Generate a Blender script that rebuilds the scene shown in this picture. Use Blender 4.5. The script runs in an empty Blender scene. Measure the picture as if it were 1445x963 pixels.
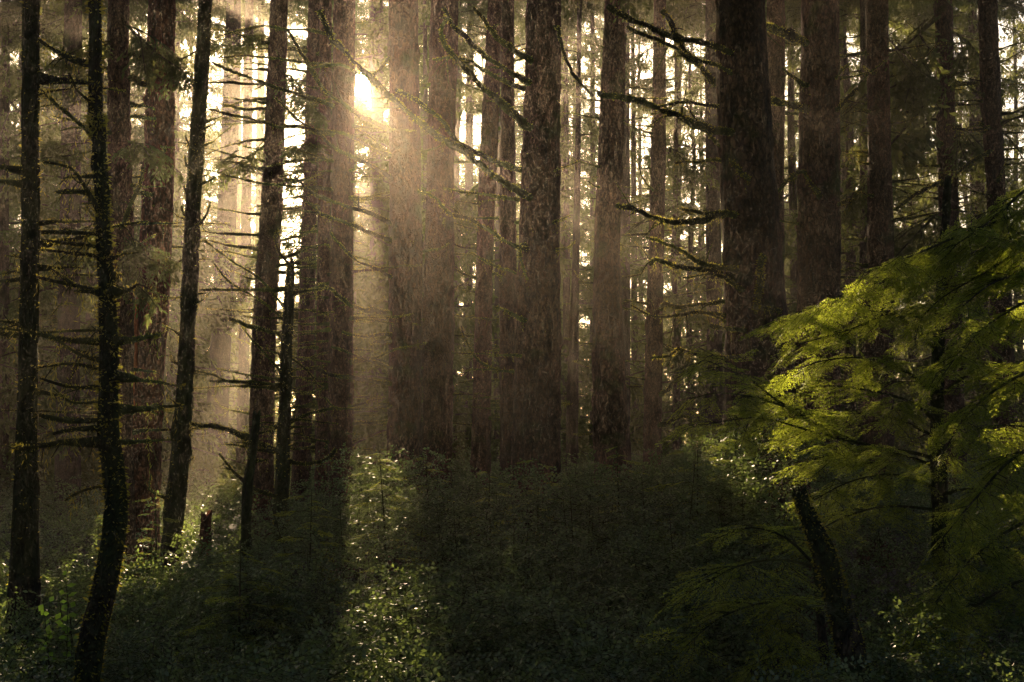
import bpy, math, random
import numpy as np
from mathutils import Vector

# ------------------------------------------------------------------ camera, sky, sun, exposure
F = 1985.0                      # focal length in photo pixels (photo is 1445 x 963)
HORIZON = 620.0
CAMZ = 3.0
PITCH = math.atan((HORIZON - 481.5) / F)
sc = bpy.context.scene
C = bpy.data.collections.new('forest'); sc.collection.children.link(C)
cam = bpy.data.cameras.new('camera'); camo = bpy.data.objects.new('camera', cam); C.objects.link(camo)
cam.sensor_width = 36; cam.lens = 36 * F / 1445; cam.clip_end = 2000; cam.clip_start = 0.05
camo.location = (0, 0, CAMZ); camo.rotation_euler = (math.pi / 2 + PITCH, 0, 0)
sc.camera = camo

CP, SP = math.cos(PITCH), math.sin(PITCH)
def ray(x, y):
    u = (x - 722.5) / F; v = (481.5 - y) / F
    return np.array([u, CP - v * SP, SP + v * CP])
def at(x, y, Y):
    r = ray(x, y); return np.array([0, 0, CAMZ]) + r * (Y / r[1])
SUNPX = (507, 117)
S = ray(*SUNPX); S = S / np.linalg.norm(S)
SUN_EL = math.asin(S[2]); SUN_AZ = math.atan2(S[0], S[1])      # azimuth from +Y towards +X

w = bpy.data.worlds.new('World'); sc.world = w; w.use_nodes = True
nt = w.node_tree; bg = nt.nodes['Background']
sky = nt.nodes.new('ShaderNodeTexSky'); sky.sky_type = 'NISHITA'
sky.sun_disc = True; sky.sun_size = math.radians(0.9); sky.sun_intensity = 0.012
sky.sun_elevation = SUN_EL; sky.sun_rotation = SUN_AZ
sky.dust_density = 3.0; sky.air_density = 1.0; sky.ozone_density = 1.0
nt.links.new(sky.outputs[0], bg.inputs[0]); bg.inputs[1].default_value = 0.05
sl = bpy.data.lights.new('sun', 'SUN'); slo = bpy.data.objects.new('sun', sl); C.objects.link(slo)
sl.energy = 5.0; sl.angle = math.radians(0.5); sl.color = (1.0, 0.74, 0.44)
slo.rotation_euler = Vector(S.tolist()).to_track_quat('Z', 'Y').to_euler()
slo.location = (0, 0, 60)

vs = sc.view_settings; vs.view_transform = 'Standard'; vs.look = 'None'; vs.gamma = 1; vs.use_curve_mapping = False
vs.exposure = 1.65
cy = sc.cycles
cy.max_bounces = 6; cy.diffuse_bounces = 3; cy.glossy_bounces = 2; cy.transmission_bounces = 3; cy.volume_bounces = 0
cy.transparent_max_bounces = 4; cy.use_denoising = True
cy.sample_clamp_indirect = 3.0; cy.sample_clamp_direct = 0

HAZE_DENSITY = 0.0010
HAZE_G = 0.84

# ------------------------------------------------------------------ helpers
R = np.random.default_rng(7)
def nrm(v): return v / (np.linalg.norm(v, axis=-1, keepdims=True) + 1e-9)

class MB:
    """collects vertices and quads, builds ONE mesh object"""
    def __init__(s): s.v = []; s.f = []; s.m = []; s.n = 0
    def add(s, v, f, m=0):
        v = np.asarray(v, np.float32).reshape(-1, 3); f = np.asarray(f, np.int32).reshape(-1, 4)
        s.v.append(v); s.f.append(f + s.n); s.n += len(v)
        s.m.append(np.full(len(f), m, np.int32) if np.isscalar(m) else np.asarray(m, np.int32))
    def arrays(s): return np.concatenate(s.v), np.concatenate(s.f), np.concatenate(s.m)
    def tube(s, p, r, k=8, m=0, rough=0.0, cap=True):
        p = np.asarray(p, float); r = np.asarray(r, float); n = len(p)
        t = nrm(np.gradient(p, axis=0))
        a = np.array([0, 0, 1.0]) if abs(t[0][2]) < 0.8 else np.array([0, 1.0, 0])
        u = nrm(np.cross(t, a)); w_ = np.cross(t, u)
        th = np.linspace(0, 2 * np.pi, k, endpoint=False)
        rr = r[:, None] * (1 + rough * R.standard_normal((n, k)))
        V = p[:, None, :] + rr[..., None] * (np.cos(th)[None, :, None] * u[:, None, :] + np.sin(th)[None, :, None] * w_[:, None, :])
        V = V.reshape(-1, 3)
        i = np.arange(n - 1)[:, None] * k; j = np.arange(k)[None, :]; j2 = (j + 1) % k
        Fq = np.stack([i + j, i + j2, i + k + j2, i + k + j], -1).reshape(-1, 4)
        if cap:
            V = np.concatenate([V, p[-1:] + t[-1:] * r[-1] * .25]); c = len(V) - 1; b = (n - 1) * k
            q = np.array([[b + a_, b + (a_ + 1) % k, c, c] for a_ in range(k)])
            s.add(V, Fq, m); s.n -= len(V); s.v.pop(); fq = s.f.pop(); mm = s.m.pop()
            s.add(V, np.concatenate([Fq, q]), m)
        else:
            s.add(V, Fq, m)
    def build(s, name, mats, parent=None, smooth=True, loc=(0, 0, 0)):
        v, f, m = s.arrays(); v = v - np.asarray(loc, np.float32)
        me = mesh_from(name, v, f, m, mats, smooth)
        o = bpy.data.objects.new(name, me); C.objects.link(o)
        if parent is not None: o.parent = parent
        else: o.location = loc
        return o

def mesh_from(name, v, f, m, mats, smooth=True):
    me = bpy.data.meshes.new(name)
    tri = f[:, 2] == f[:, 3]
    tot = np.where(tri, 3, 4).astype(np.int32)
    mask = np.ones(f.shape, bool); mask[tri, 3] = False
    idx = f[mask].astype(np.int32)
    st = np.concatenate([[0], np.cumsum(tot)[:-1]]).astype(np.int32)
    me.vertices.add(len(v)); me.vertices.foreach_set('co', v.astype(np.float32).ravel())
    me.loops.add(len(idx)); me.loops.foreach_set('vertex_index', idx)
    me.polygons.add(len(f)); me.polygons.foreach_set('loop_start', st)
    me.polygons.foreach_set('material_index', m.astype(np.int32))
    me.polygons.foreach_set('use_smooth', np.full(len(f), smooth))
    for a in mats: me.materials.append(a)
    me.update(calc_edges=True)
    return me

def thing(name, label, cat, loc, group=None):
    o = bpy.data.objects.new(name, None); C.objects.link(o); o.location = loc; o.empty_display_size = .3
    o['label'] = label; o['category'] = cat
    if group: o['group'] = group
    return o
def kind(o, k, label=None):
    o['kind'] = k
    if label: o['label'] = label
    return o

def catmull(P, step):
    P = np.asarray(P, float)
    if len(P) < 3: P = np.array([P[0], (P[0] + P[-1]) / 2, P[-1]])
    Q = np.concatenate([[2 * P[0] - P[1]], P, [2 * P[-1] - P[-2]]]); out = []
    for i in range(1, len(Q) - 2):
        n = max(2, int(np.linalg.norm(Q[i + 1][:3] - Q[i][:3]) / step)); t = np.linspace(0, 1, n, endpoint=False)[:, None]
        a, b, c, d = Q[i - 1], Q[i], Q[i + 1], Q[i + 2]
        out.append(.5 * ((2 * b) + (-a + c) * t + (2 * a - 5 * b + 4 * c - d) * t ** 2 + (-a + 3 * b - 3 * c + d) * t ** 3))
    out.append(Q[-2][None]); return np.concatenate(out)

def orient(tv, pos, d, up, scale):
    """place template vertices (axis +X, normal +Z) many times; pos,d,up (N,3) scale (N,)"""
    x = nrm(d); y = nrm(np.cross(up, x)); z = np.cross(x, y)
    M = np.stack([x, y, z], 1)                       # rows are axes
    return pos[:, None, :] + np.einsum('vk,nkj->nvj', tv, M) * scale[:, None, None]
def scatter(mb, tmpl, pos, d, up, scale):
    tv, tf, tm = tmpl; V = orient(tv, pos, d, up, scale); n = len(pos)
    f = (tf[None] + (np.arange(n) * len(tv))[:, None, None]).reshape(-1, 4)
    mb.add(V.reshape(-1, 3), f, np.tile(tm, n))

# ------------------------------------------------------------------ materials
def new_mat(name):
    m = bpy.data.materials.new(name); m.use_nodes = True
    t = m.node_tree; t.nodes.clear(); return m, t, t.nodes, t.links
def N(ns, typ, **kw):
    n = ns.new(typ)
    for k, v in kw.items():
        if k.startswith('i_'): n.inputs[k[2:].replace('_', ' ')].default_value = v
        else: setattr(n, k, v)
    return n
def ramp(ns, stops):
    r = ns.new('ShaderNodeValToRGB'); e = r.color_ramp.elements
    while len(e) < len(stops): e.new(0.5)
    for a, (p, c) in zip(e, stops): a.position = p; a.color = (*c, 1)
    return r

def bark(name, dark, light, moss=0.35, mosscol=(0.05, 0.07, 0.015), plate=9.0):
    m, t, ns, L = new_mat(name)
    tc = N(ns, 'ShaderNodeTexCoord'); mp = N(ns, 'ShaderNodeMapping'); mp.inputs['Scale'].default_value = (1, 1, .55)
    L.new(tc.outputs['Object'], mp.inputs[0])
    ds = N(ns, 'ShaderNodeTexNoise', i_Scale=9.0, i_Detail=5.0)
    L.new(mp.outputs[0], ds.inputs['Vector'])
    mixv = N(ns, 'ShaderNodeMix', data_type='VECTOR'); mixv.inputs['Factor'].default_value = .2
    L.new(mp.outputs[0], mixv.inputs['A']); L.new(ds.outputs['Color'], mixv.inputs['B'])
    vo = N(ns, 'ShaderNodeTexVoronoi', feature='DISTANCE_TO_EDGE', i_Scale=plate); L.new(mixv.outputs['Result'], vo.inputs['Vector'])
    vc = N(ns, 'ShaderNodeTexVoronoi', i_Scale=plate); L.new(mixv.outputs['Result'], vc.inputs['Vector'])
    no = N(ns, 'ShaderNodeTexNoise', i_Scale=28.0, i_Detail=6.0, i_Roughness=.7); L.new(mp.outputs[0], no.inputs['Vector'])
    big = N(ns, 'ShaderNodeTexNoise', i_Scale=1.1, i_Detail=4.0); L.new(tc.outputs['Object'], big.inputs['Vector'])
    r = ramp(ns, [(.3, dark), (.62, light)]); L.new(no.outputs['Fac'], r.inputs[0])
    cr = N(ns, 'ShaderNodeMapRange'); cr.inputs['From Max'].default_value = .22; cr.inputs['To Min'].default_value = .45
    L.new(vo.outputs['Distance'], cr.inputs['Value'])
    mul = N(ns, 'ShaderNodeMix', data_type='RGBA', blend_type='MULTIPLY'); mul.inputs['Factor'].default_value = 1
    L.new(r.outputs[0], mul.inputs['A']); L.new(cr.outputs[0], mul.inputs['B'])
    pv = N(ns, 'ShaderNodeSeparateColor'); L.new(vc.outputs['Color'], pv.inputs[0])
    pr = N(ns, 'ShaderNodeMapRange'); pr.inputs['To Min'].default_value = .8; pr.inputs['To Max'].default_value = 1.2
    L.new(pv.outputs[0], pr.inputs['Value'])
    mul2 = N(ns, 'ShaderNodeMix', data_type='RGBA', blend_type='MULTIPLY'); mul2.inputs['Factor'].default_value = 1
    L.new(mul.outputs['Result'], mul2.inputs['A']); L.new(pr.outputs[0], mul2.inputs['B'])
    ms = N(ns, 'ShaderNodeMapRange'); ms.inputs['From Min'].default_value = .62 - moss * .3; ms.inputs['From Max'].default_value = .74 - moss * .3
    L.new(big.outputs['Fac'], ms.inputs['Value'])
    mfac = N(ns, 'ShaderNodeMath', operation='MULTIPLY'); mfac.inputs[1].default_value = .8; L.new(ms.outputs[0], mfac.inputs[0])
    mm = N(ns, 'ShaderNodeMix', data_type='RGBA'); mm.inputs['B'].default_value = (*mosscol, 1)
    L.new(mfac.outputs[0], mm.inputs['Factor']); L.new(mul2.outputs['Result'], mm.inputs['A'])
    h1 = N(ns, 'ShaderNodeMapRange'); h1.inputs['From Max'].default_value = .2; L.new(vo.outputs['Distance'], h1.inputs['Value'])
    ha = N(ns, 'ShaderNodeMath', operation='MULTIPLY_ADD'); ha.inputs[1].default_value = .7
    L.new(no.outputs['Fac'], ha.inputs[0]); L.new(h1.outputs[0], ha.inputs[2])
    hb = N(ns, 'ShaderNodeMath', operation='MULTIPLY_ADD'); hb.inputs[1].default_value = .6
    L.new(pv.outputs[1], hb.inputs[0]); L.new(ha.outputs[0], hb.inputs[2])
    fm = N(ns, 'ShaderNodeMapping'); fm.inputs['Scale'].default_value = (1, 1, .3); L.new(tc.outputs['Object'], fm.inputs[0])
    fu = N(ns, 'ShaderNodeTexNoise', i_Scale=9.0, i_Detail=4.0, i_Roughness=.6, i_Distortion=.6); L.new(fm.outputs[0], fu.inputs['Vector'])
    hc = N(ns, 'ShaderNodeMath', operation='MULTIPLY_ADD'); hc.inputs[1].default_value = 1.5
    L.new(fu.outputs['Fac'], hc.inputs[0]); L.new(hb.outputs[0], hc.inputs[2])
    fr_ = N(ns, 'ShaderNodeMapRange'); fr_.inputs['From Min'].default_value = .35; fr_.inputs['From Max'].default_value = .6; fr_.inputs['To Min'].default_value = .65; fr_.inputs['To Max'].default_value = 1.25
    L.new(fu.outputs['Fac'], fr_.inputs['Value'])
    oi = N(ns, 'ShaderNodeObjectInfo'); orr = N(ns, 'ShaderNodeMapRange'); orr.inputs['To Min'].default_value = .75; orr.inputs['To Max'].default_value = 1.3
    L.new(oi.outputs['Random'], orr.inputs['Value'])
    pt = N(ns, 'ShaderNodeTexNoise', i_Scale=2.6, i_Detail=5.0, i_Roughness=.65); L.new(mp.outputs[0], pt.inputs['Vector'])
    ptr = N(ns, 'ShaderNodeMapRange'); ptr.inputs['From Min'].default_value = .35; ptr.inputs['From Max'].default_value = .65; ptr.inputs['To Min'].default_value = .55; ptr.inputs['To Max'].default_value = 1.35
    L.new(pt.outputs['Fac'], ptr.inputs['Value'])
    k1 = N(ns, 'ShaderNodeMath', operation='MULTIPLY'); L.new(fr_.outputs[0], k1.inputs[0]); L.new(orr.outputs[0], k1.inputs[1])
    k2 = N(ns, 'ShaderNodeMath', operation='MULTIPLY'); L.new(k1.outputs[0], k2.inputs[0]); L.new(ptr.outputs[0], k2.inputs[1])
    m3 = N(ns, 'ShaderNodeMix', data_type='RGBA', blend_type='MULTIPLY'); m3.inputs['Factor'].default_value = 1
    L.new(mm.outputs['Result'], m3.inputs['A']); L.new(k2.outputs[0], m3.inputs['B']); mm = m3
    bp = N(ns, 'ShaderNodeBump', i_Strength=1.0, i_Distance=.045); L.new(hc.outputs[0], bp.inputs['Height'])
    b = N(ns, 'ShaderNodeBsdfPrincipled', i_Roughness=.85); b.inputs['Specular IOR Level'].default_value = .25
    L.new(mm.outputs['Result'], b.inputs['Base Color']); L.new(bp.outputs[0], b.inputs['Normal'])
    o = N(ns, 'ShaderNodeOutputMaterial'); L.new(b.outputs[0], o.inputs[0]); return m

def leaf(name, c1, c2, tr, trc, rough=.4, spec=.5, scale=1.5):
    """leaf: glossy front, light shining through"""
    m, t, ns, L = new_mat(name)
    g = N(ns, 'ShaderNodeNewGeometry'); tc = N(ns, 'ShaderNodeTexCoord')
    no = N(ns, 'ShaderNodeTexNoise', i_Scale=scale, i_Detail=3.0); L.new(tc.outputs['Object'], no.inputs['Vector'])
    ad = N(ns, 'ShaderNodeMath', operation='MULTIPLY_ADD'); ad.inputs[1].default_value = .45
    L.new(g.outputs['Random Per Island'], ad.inputs[0]); L.new(no.outputs['Fac'], ad.inputs[2])
    r = ramp(ns, [(.4, c1), (.95, c2)]); L.new(ad.outputs[0], r.inputs[0])
    b = N(ns, 'ShaderNodeBsdfPrincipled', i_Roughness=rough); b.inputs['Specular IOR Level'].default_value = spec
    L.new(r.outputs[0], b.inputs['Base Color'])
    tl = N(ns, 'ShaderNodeBsdfTranslucent')
    mc = N(ns, 'ShaderNodeMix', data_type='RGBA', blend_type='MULTIPLY'); mc.inputs['Factor'].default_value = .35; mc.inputs['A'].default_value = (*trc, 1)
    br = N(ns, 'ShaderNodeMapRange'); br.inputs['To Min'].default_value = .4; br.inputs['To Max'].default_value = 1.6
    L.new(g.outputs['Random Per Island'], br.inputs['Value']); L.new(br.outputs[0], mc.inputs['B'])
    L.new(mc.outputs['Result'], tl.inputs[0])
    mx = N(ns, 'ShaderNodeMixShader'); mx.inputs[0].default_value = tr
    L.new(b.outputs[0], mx.inputs[1]); L.new(tl.outputs[0], mx.inputs[2])
    o = N(ns, 'ShaderNodeOutputMaterial'); L.new(mx.outputs[0], o.inputs[0]); return m

M_bark = bark('spruce_bark', (.048, .028, .018), (.20, .116, .070), moss=.1, plate=20.0)
M_bark2 = bark('scaly_bark', (.055, .036, .026), (.185, .108, .065), moss=.2, plate=13)
M_barkred = bark('red_bark', (.075, .027, .015), (.21, .082, .044), moss=0, plate=11.0)
M_barkmoss = bark('mossy_bark', (.030, .024, .016), (.10, .075, .048), moss=.8, plate=14)
M_rot = bark('orange_wood', (.22, .055, .02), (.48, .15, .06), moss=0, plate=4)
M_branch = bark('branch_bark', (.032, .026, .018), (.09, .07, .045), moss=.9, mosscol=(.07, .085, .018), plate=30)
M_far = bark('far_bark', (.05, .035, .025), (.13, .09, .065), moss=.2, plate=18)
M_moss = leaf('moss', (.05, .072, .012), (.11, .13, .02), .6, (.60, .55, .09), rough=.9, spec=.1, scale=6)
M_fol = leaf('spruce_needles', (.022, .036, .014), (.055, .075, .022), .45, (.24, .27, .07), rough=.6, spec=.3)
M_hem = leaf('hemlock_needles', (.032, .062, .015), (.085, .13, .026), .56, (.62, .74, .075), rough=.5, spec=.4)
M_leaf = leaf('shrub_leaves', (.024, .052, .022), (.065, .11, .040), .34, (.32, .44, .10), rough=.45, spec=.8, scale=1.2)
M_bright = leaf('broad_leaves', (.05, .10, .02), (.08, .14, .03), .55, (.30, .55, .06), rough=.4, spec=.5)
M_fern = leaf('fern_leaves', (.05, .075, .04), (.10, .13, .07), .35, (.2, .26, .1), rough=.5, spec=.4)

def ground_mat():
    m, t, ns, L = new_mat('forest_floor')
    tc = N(ns, 'ShaderNodeTexCoord'); no = N(ns, 'ShaderNodeTexNoise', i_Scale=3.0, i_Detail=8.0, i_Roughness=.7)
    L.new(tc.outputs['Object'], no.inputs['Vector'])
    r = ramp(ns, [(.3, (.02, .014, .009)), (.55, (.05, .035, .02)), (.7, (.03, .045, .012))]); L.new(no.outputs['Fac'], r.inputs[0])
    bp = N(ns, 'ShaderNodeBump', i_Strength=1.0, i_Distance=.08); L.new(no.outputs['Fac'], bp.inputs['Height'])
    b = N(ns, 'ShaderNodeBsdfPrincipled', i_Roughness=.95); L.new(r.outputs[0], b.inputs['Base Color']); L.new(bp.outputs[0], b.inputs['Normal'])
    o = N(ns, 'ShaderNodeOutputMaterial'); L.new(b.outputs[0], o.inputs[0]); return m
M_ground = ground_mat()

# ------------------------------------------------------------------ ground
def gz(x, y):
    bank = 1.3 / (1 + np.exp((y - 9.5) / 1.6))
    return bank + .12 * np.sin(x * .7 + y * .31) + .10 * np.sin(y * .9 - x * .23) + .05 * np.sin(x * 2.3) * np.cos(y * 1.9)
def ground():
    a = np.concatenate([np.linspace(-145, -30, 40, endpoint=False), np.linspace(-30, 30, 150, endpoint=False), np.linspace(30, 145, 40)])
    b = np.concatenate([np.linspace(-145, -10, 30, endpoint=False), np.linspace(-10, 60, 170, endpoint=False), np.linspace(60, 155, 30)])
    X, Y = np.meshgrid(a, b); Z = gz(X, Y); V = np.stack([X, Y, Z], -1).reshape(-1, 3)
    n, k = X.shape; i = np.arange(n - 1)[:, None] * k; j = np.arange(k - 1)[None]
    mb = MB(); mb.add(V, np.stack([i + j, i + j + 1, i + k + j + 1, i + k + j], -1).reshape(-1, 4)); kind(mb.build('ground', [M_ground]), 'structure')
ground()

# ------------------------------------------------------------------ sun corridors: places the canopy lets the sun through
# (photo x, photo y, depth, radius in metres)
CORR = [(507, 117, 1.0, .75), (1130, 470, 13.5, 1.0), (1180, 540, 13.5, 1.1), (1260, 480, 13.5, 1.0), (1120, 620, 14, 1.1), (1210, 640, 14, 1.1), (1260, 680, 14, .8), (1390, 400, 13, .7),
        (1060, 640, 15, .7), (545, 700, 14, .75), (545, 880, 12, .65), (385, 830, 14, .5), (730, 720, 14, .4),
        (166, 560, 10, .4), (160, 800, 10, .4), (165, 400, 10, .3), (215, 780, 22, .8), (232, 500, 26, .5),  (350, 265, 60, 1.1), (350, 150, 60, 1.1), (1060, 480, 21, .7),
        (560, 170, 29, .7), (930, 370, 20, .6), (990, 430, 21, .6), (900, 300, 20, .5), (860, 330, 30, 1.2), (320, 640, 26, 1.0),
        (60, 700, 14, .4), (620, 260, 22, .4), (270, 790, 20, .8), (500, 500, 28, .6)]
# slits running outwards from the sun, which let the slanting beams through
for bx, by, dps, br in [(302, 630, (26, 29, 32, 36, 40, 45, 50, 56), .75), (255, 640, (16, 22, 30, 38, 46), .22), (862, 335, (12, 17, 22, 27, 33, 40, 48), .40),
                        (1060, 470, (12, 16, 20, 26, 34, 44), .38), (205, 330, (14, 20, 26, 34, 44), .30), (640, 420, (14, 20, 28, 38), .22), (420, 640, (14, 20, 28, 38), .22)]:
    for dd in dps: CORR.append((bx, by, dd, br))
CP_ = np.array([at(a, b, d) for a, b, d, r in CORR]); CR_ = np.array([r for *_, r in CORR])
def in_corridor(P, grow=1.0):
    m = np.zeros(len(P), bool)
    for p, r in zip(CP_, CR_):
        d = P - p; t = d @ S; q = d - t[:, None] * S
        m |= (t > 4) & ((q ** 2).sum(1) < (r * grow) ** 2)
    return m
def carve(mb, grow=1.0, fol_only=True):
    v, f, m = mb.arrays(); c = v[f[:, 0]]
    k = ~in_corridor(c, grow)
    if fol_only: k |= (m == 0)
    used = np.zeros(len(v), bool); used[f[k].ravel()] = True; idx = np.cumsum(used) - 1
    mb.v = [v[used]]; mb.f = [idx[f[k]].astype(np.int32)]; mb.m = [m[k]]; mb.n = int(used.sum())

# ------------------------------------------------------------------ foliage templates (axis +X, flat side up +Z)
def tmpl(mb): v, f, m = mb.arrays(); return v.astype(float), f, m
def blades(mb, p, d, L, wd, m=1, n=None):
    """thin leaf quads starting at p along d"""
    p = np.asarray(p, float); d = nrm(np.asarray(d, float)); k = len(p)
    n = R.standard_normal((k, 3)) if n is None else n
    s = nrm(np.cross(d, n)); L = np.asarray(L).reshape(-1, 1); wd = np.asarray(wd).reshape(-1, 1)
    V = np.stack([p, p + d * L * .5 + s * wd * .5, p + d * L, p + d * L * .5 - s * wd * .5], 1).reshape(-1, 3)
    mb.add(V, np.arange(4 * k).reshape(-1, 4), m)

def far_bough(seed):
    """a drooping conifer limb 1 unit long with curtains of hanging twigs (far trees)"""
    rs = np.random.default_rng(seed); mb = MB(); n = 7
    t = np.linspace(0, 1, n); wob = rs.uniform(-.06, .06, 2)
    dr = rs.uniform(.12, .3)
    ax = np.stack([t, wob[0] * np.sin(t * 5), -dr * t ** 1.5 + wob[1] * np.sin(4 * t) + .12 * np.clip(t - .6, 0, 1)], 1)
    mb.tube(ax, .011 * (1 - .8 * t) + .002, 3, 0, cap=False)
    k = 34; tt = rs.uniform(.22, 1, k); side = rs.choice([-1, 1], k)
    base = np.stack([np.interp(tt, t, ax[:, i]) for i in range(3)], 1)
    ln = rs.uniform(.10, .26, k) * (1.25 - .6 * tt)
    dv = np.stack([rs.uniform(.1, .9, k), side * rs.uniform(.4, 1, k), -rs.uniform(.15, 1.1, k)], 1); dv = nrm(dv)
    for j in range(k):
        q = rs.integers(6, 10); s = np.linspace(.05, .95, q)[:, None]
        pp = base[j] + dv[j] * ln[j] * s + np.array([0, 0, -.05]) * s ** 2
        dd = nrm(dv[j] + rs.standard_normal((q, 3)) * .55 + np.array([0, 0, -.35]))
        blades(mb, pp, dd, rs.uniform(.045, .095, q), rs.uniform(.017, .031, q), 1, rs.standard_normal((q, 3)))
    return tmpl(mb)
FAR = [far_bough(s) for s in range(8)]

def spray(seed, Lx=.55):
    """flat hemlock frond: axis with alternating side twigs carrying rows of needles"""
    rs = np.random.default_rng(seed); mb = MB()
    t = np.linspace(0, 1, 5); ax = np.stack([t * Lx, .03 * np.sin(t * 4), -.10 * t ** 2], 1)
    mb.tube(ax, .004 * (1 - .8 * t) + .0008, 3, 0, cap=False)
    for i in range(13):
        u = .08 + .9 * i / 13; b = np.array([np.interp(u, t, ax[:, q]) for q in range(3)])
        ln = (.19 * (1 - u) ** .8 + .03) * rs.uniform(.7, 1.15); sd = 1 if i % 2 else -1
        d = nrm(np.array([.75, sd * .9, rs.uniform(-.25, .05)]))
        s = np.arange(.014, ln, .026); k = len(s)
        pp = b + d * s[:, None] + np.array([0, 0, -.5]) * (s ** 2)[:, None]
        pz = np.cross(d, [0, 0, 1.0])
        for q in (-1, 1):
            dd = nrm(d * .8 + q * pz * .9 + rs.standard_normal((k, 3)) * .12)
            blades(mb, pp, dd, rs.uniform(.028, .042, k), rs.uniform(.013, .019, k), 1, np.array([0, 0, 1.]) + rs.standard_normal((k, 3)) * .4)
    for u in np.linspace(.6, 1, 5):
        b = np.array([[np.interp(u, t, ax[:, q]) for q in range(3)]]); blades(mb, b, [[1, rs.uniform(-.5, .5), -.2]], [.03], [.012], 1, np.array([[0, 0, 1.]]))
    return tmpl(mb)
SPR = [spray(s) for s in range(20, 25)]

def leafy_twig(seed, n=12, lw=.015, ll=.036, L=.26):
    rs = np.random.default_rng(seed); mb = MB(); t = np.linspace(0, 1, 4)
    ax = np.stack([t * L, .02 * np.sin(4 * t), .03 * t - .05 * t * t], 1); mb.tube(ax, .002 * (1 - .6 * t) + .0005, 3, 0, cap=False)
    u = np.linspace(.15, 1, n); b = np.stack([np.interp(u, t, ax[:, q]) for q in range(3)], 1)
    sd = np.where(np.arange(n) % 2, 1, -1)
    d = np.stack([rs.uniform(.3, .8, n), sd * rs.uniform(.6, 1, n), rs.uniform(-.4, .3, n)], 1)
    blades(mb, b, d, rs.uniform(.8, 1.25, n) * ll, rs.uniform(.9, 1.3, n) * lw * 1.3, 1, np.array([0, 0, 1.]) + rs.standard_normal((n, 3)) * .5)
    return tmpl(mb)
TWG = [leafy_twig(s) for s in range(40, 45)]

# ------------------------------------------------------------------ branches
def fuzz(mb, P, rad, n, L=(.010, .03), up=.35, m=1):
    """moss: short translucent blades standing off a branch or trunk"""
    i = R.uniform(0, len(P) - 1.001, n); a = i.astype(int); fr = (i - a)[:, None]
    p = P[a] * (1 - fr) + P[a + 1] * fr; r = rad[a] * (1 - fr[:, 0]) + rad[a + 1] * fr[:, 0]
    t = nrm(P[a + 1] - P[a]); d = R.standard_normal((n, 3)); d[:, 2] += up; d = nrm(d - (d * t).sum(1)[:, None] * t)
    l = R.uniform(L[0], L[1], n)
    clump = .5 + .5 * np.sin(i * 1.7) * np.sin(i * .6 + 2); keep = R.uniform(0, 1, n) < .35 + .65 * clump
    q = p + d * (r * .85)[:, None]; dd = nrm(d + R.standard_normal((n, 3)) * .5 + np.array([0, 0, -.15]))
    blades(mb, q[keep], dd[keep], l[keep], l[keep] * .35, m)

def branch_mesh(P, r0, r1, twigs=4, moss=1.0, hang=4, step=.07, k=7):
    P = catmull(P, step); n = len(P); t = np.linspace(0, 1, n)
    L = np.linalg.norm(np.diff(P, axis=0), axis=1).sum()
    P = P + np.stack([np.convolve(R.standard_normal(n + 6), np.ones(7) / 7, 'valid') for _ in range(3)], 1) * r0 * .9 * np.minimum(1, t * 4)[:, None]
    lump = np.convolve(R.standard_normal(n + 4), np.ones(5) / 5, 'valid')
    rad = (r0 + (r1 - r0) * t ** .8) * (1 + .38 * lump) ; rad[:2] = r0 * np.array([1.6, 1.25])[:min(2, n)]
    rad = np.maximum(rad, .002)
    mb = MB(); mb.tube(P, rad, k, 0, rough=.10)
    if moss > 0:
        fuzz(mb, P, rad, int(min(2200, 330 * L * moss)), L=(.008 + r0 * .12, .02 + r0 * .45))
    for _ in range(twigs):
        u = R.uniform(.3, .97); i = int(u * (n - 2)); d0 = nrm(P[i + 1] - P[i]); l = R.uniform(.15, .55) * min(1.3, L * .5)
        side = R.standard_normal(3); side[2] = side[2] * .7 - .1; d = nrm(d0 * .8 + nrm(side) * .8)
        q = np.array([P[i], P[i] + d * l * .5, P[i] + d * l + np.array([0, 0, R.uniform(-.12, .05)])]); Q = catmull(q, .06)
        rr = np.linspace(rad[i] * .45, .003, len(Q)); mb.tube(Q, rr, 4, 0, rough=.1)
        if moss > 0: fuzz(mb, Q, rr, int(110 * l * moss), L=(.006, .02))
    if hang:
        i = R.integers(n // 4, n, hang)
        for a in i:
            l = R.uniform(.06, .22); s = np.linspace(0, 1, 7)[:, None]
            pp = P[a] + np.array([0, 0, -l]) * s + R.standard_normal((7, 3)) * .012
            blades(mb, pp, nrm(R.standard_normal((7, 3)) * .5 + np.array([0, 0, -1])), np.full(7, .05), np.full(7, .006), 1)
    return mb

def px_branch(parent, base, depth, pts, w0=8, w1=3, tipdepth=None, trunk=None, **kw):
    """pts: photo points from the trunk outwards; tipdepth: depth of the tip"""
    td = depth if tipdepth is None else tipdepth; n = len(pts)
    P = np.array([at(x, y, depth + (td - depth) * i / (n - 1)) for i, (x, y) in enumerate(pts)])
    if trunk is not None:
        i = np.argmin(abs(trunk[:, 2] - P[0][2])); c = trunk[i]; g = np.linalg.norm(P[0][:2] - c[:2])
        if g > c[3] * .6 and g < c[3] * 4: P = np.concatenate([[c[:3] + (P[0] - c[:3]) / g * c[3] * .5 + [0, 0, -.03]], P])
    mb = branch_mesh(P, w0 * depth / F / 2, w1 * td / F / 2, **kw)
    return mb.build('branch', [M_branch, M_moss], parent) if base is None else finish(mb, 'branch', [M_branch, M_moss], parent, base)
def finish(mb, name, mats, parent, base, smooth=True):
    v, f, m = mb.arrays(); me = mesh_from(name, v - np.asarray(base, np.float32), f, m, mats, smooth)
    o = bpy.data.objects.new(name, me); C.objects.link(o); o.parent = parent; return o

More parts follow.
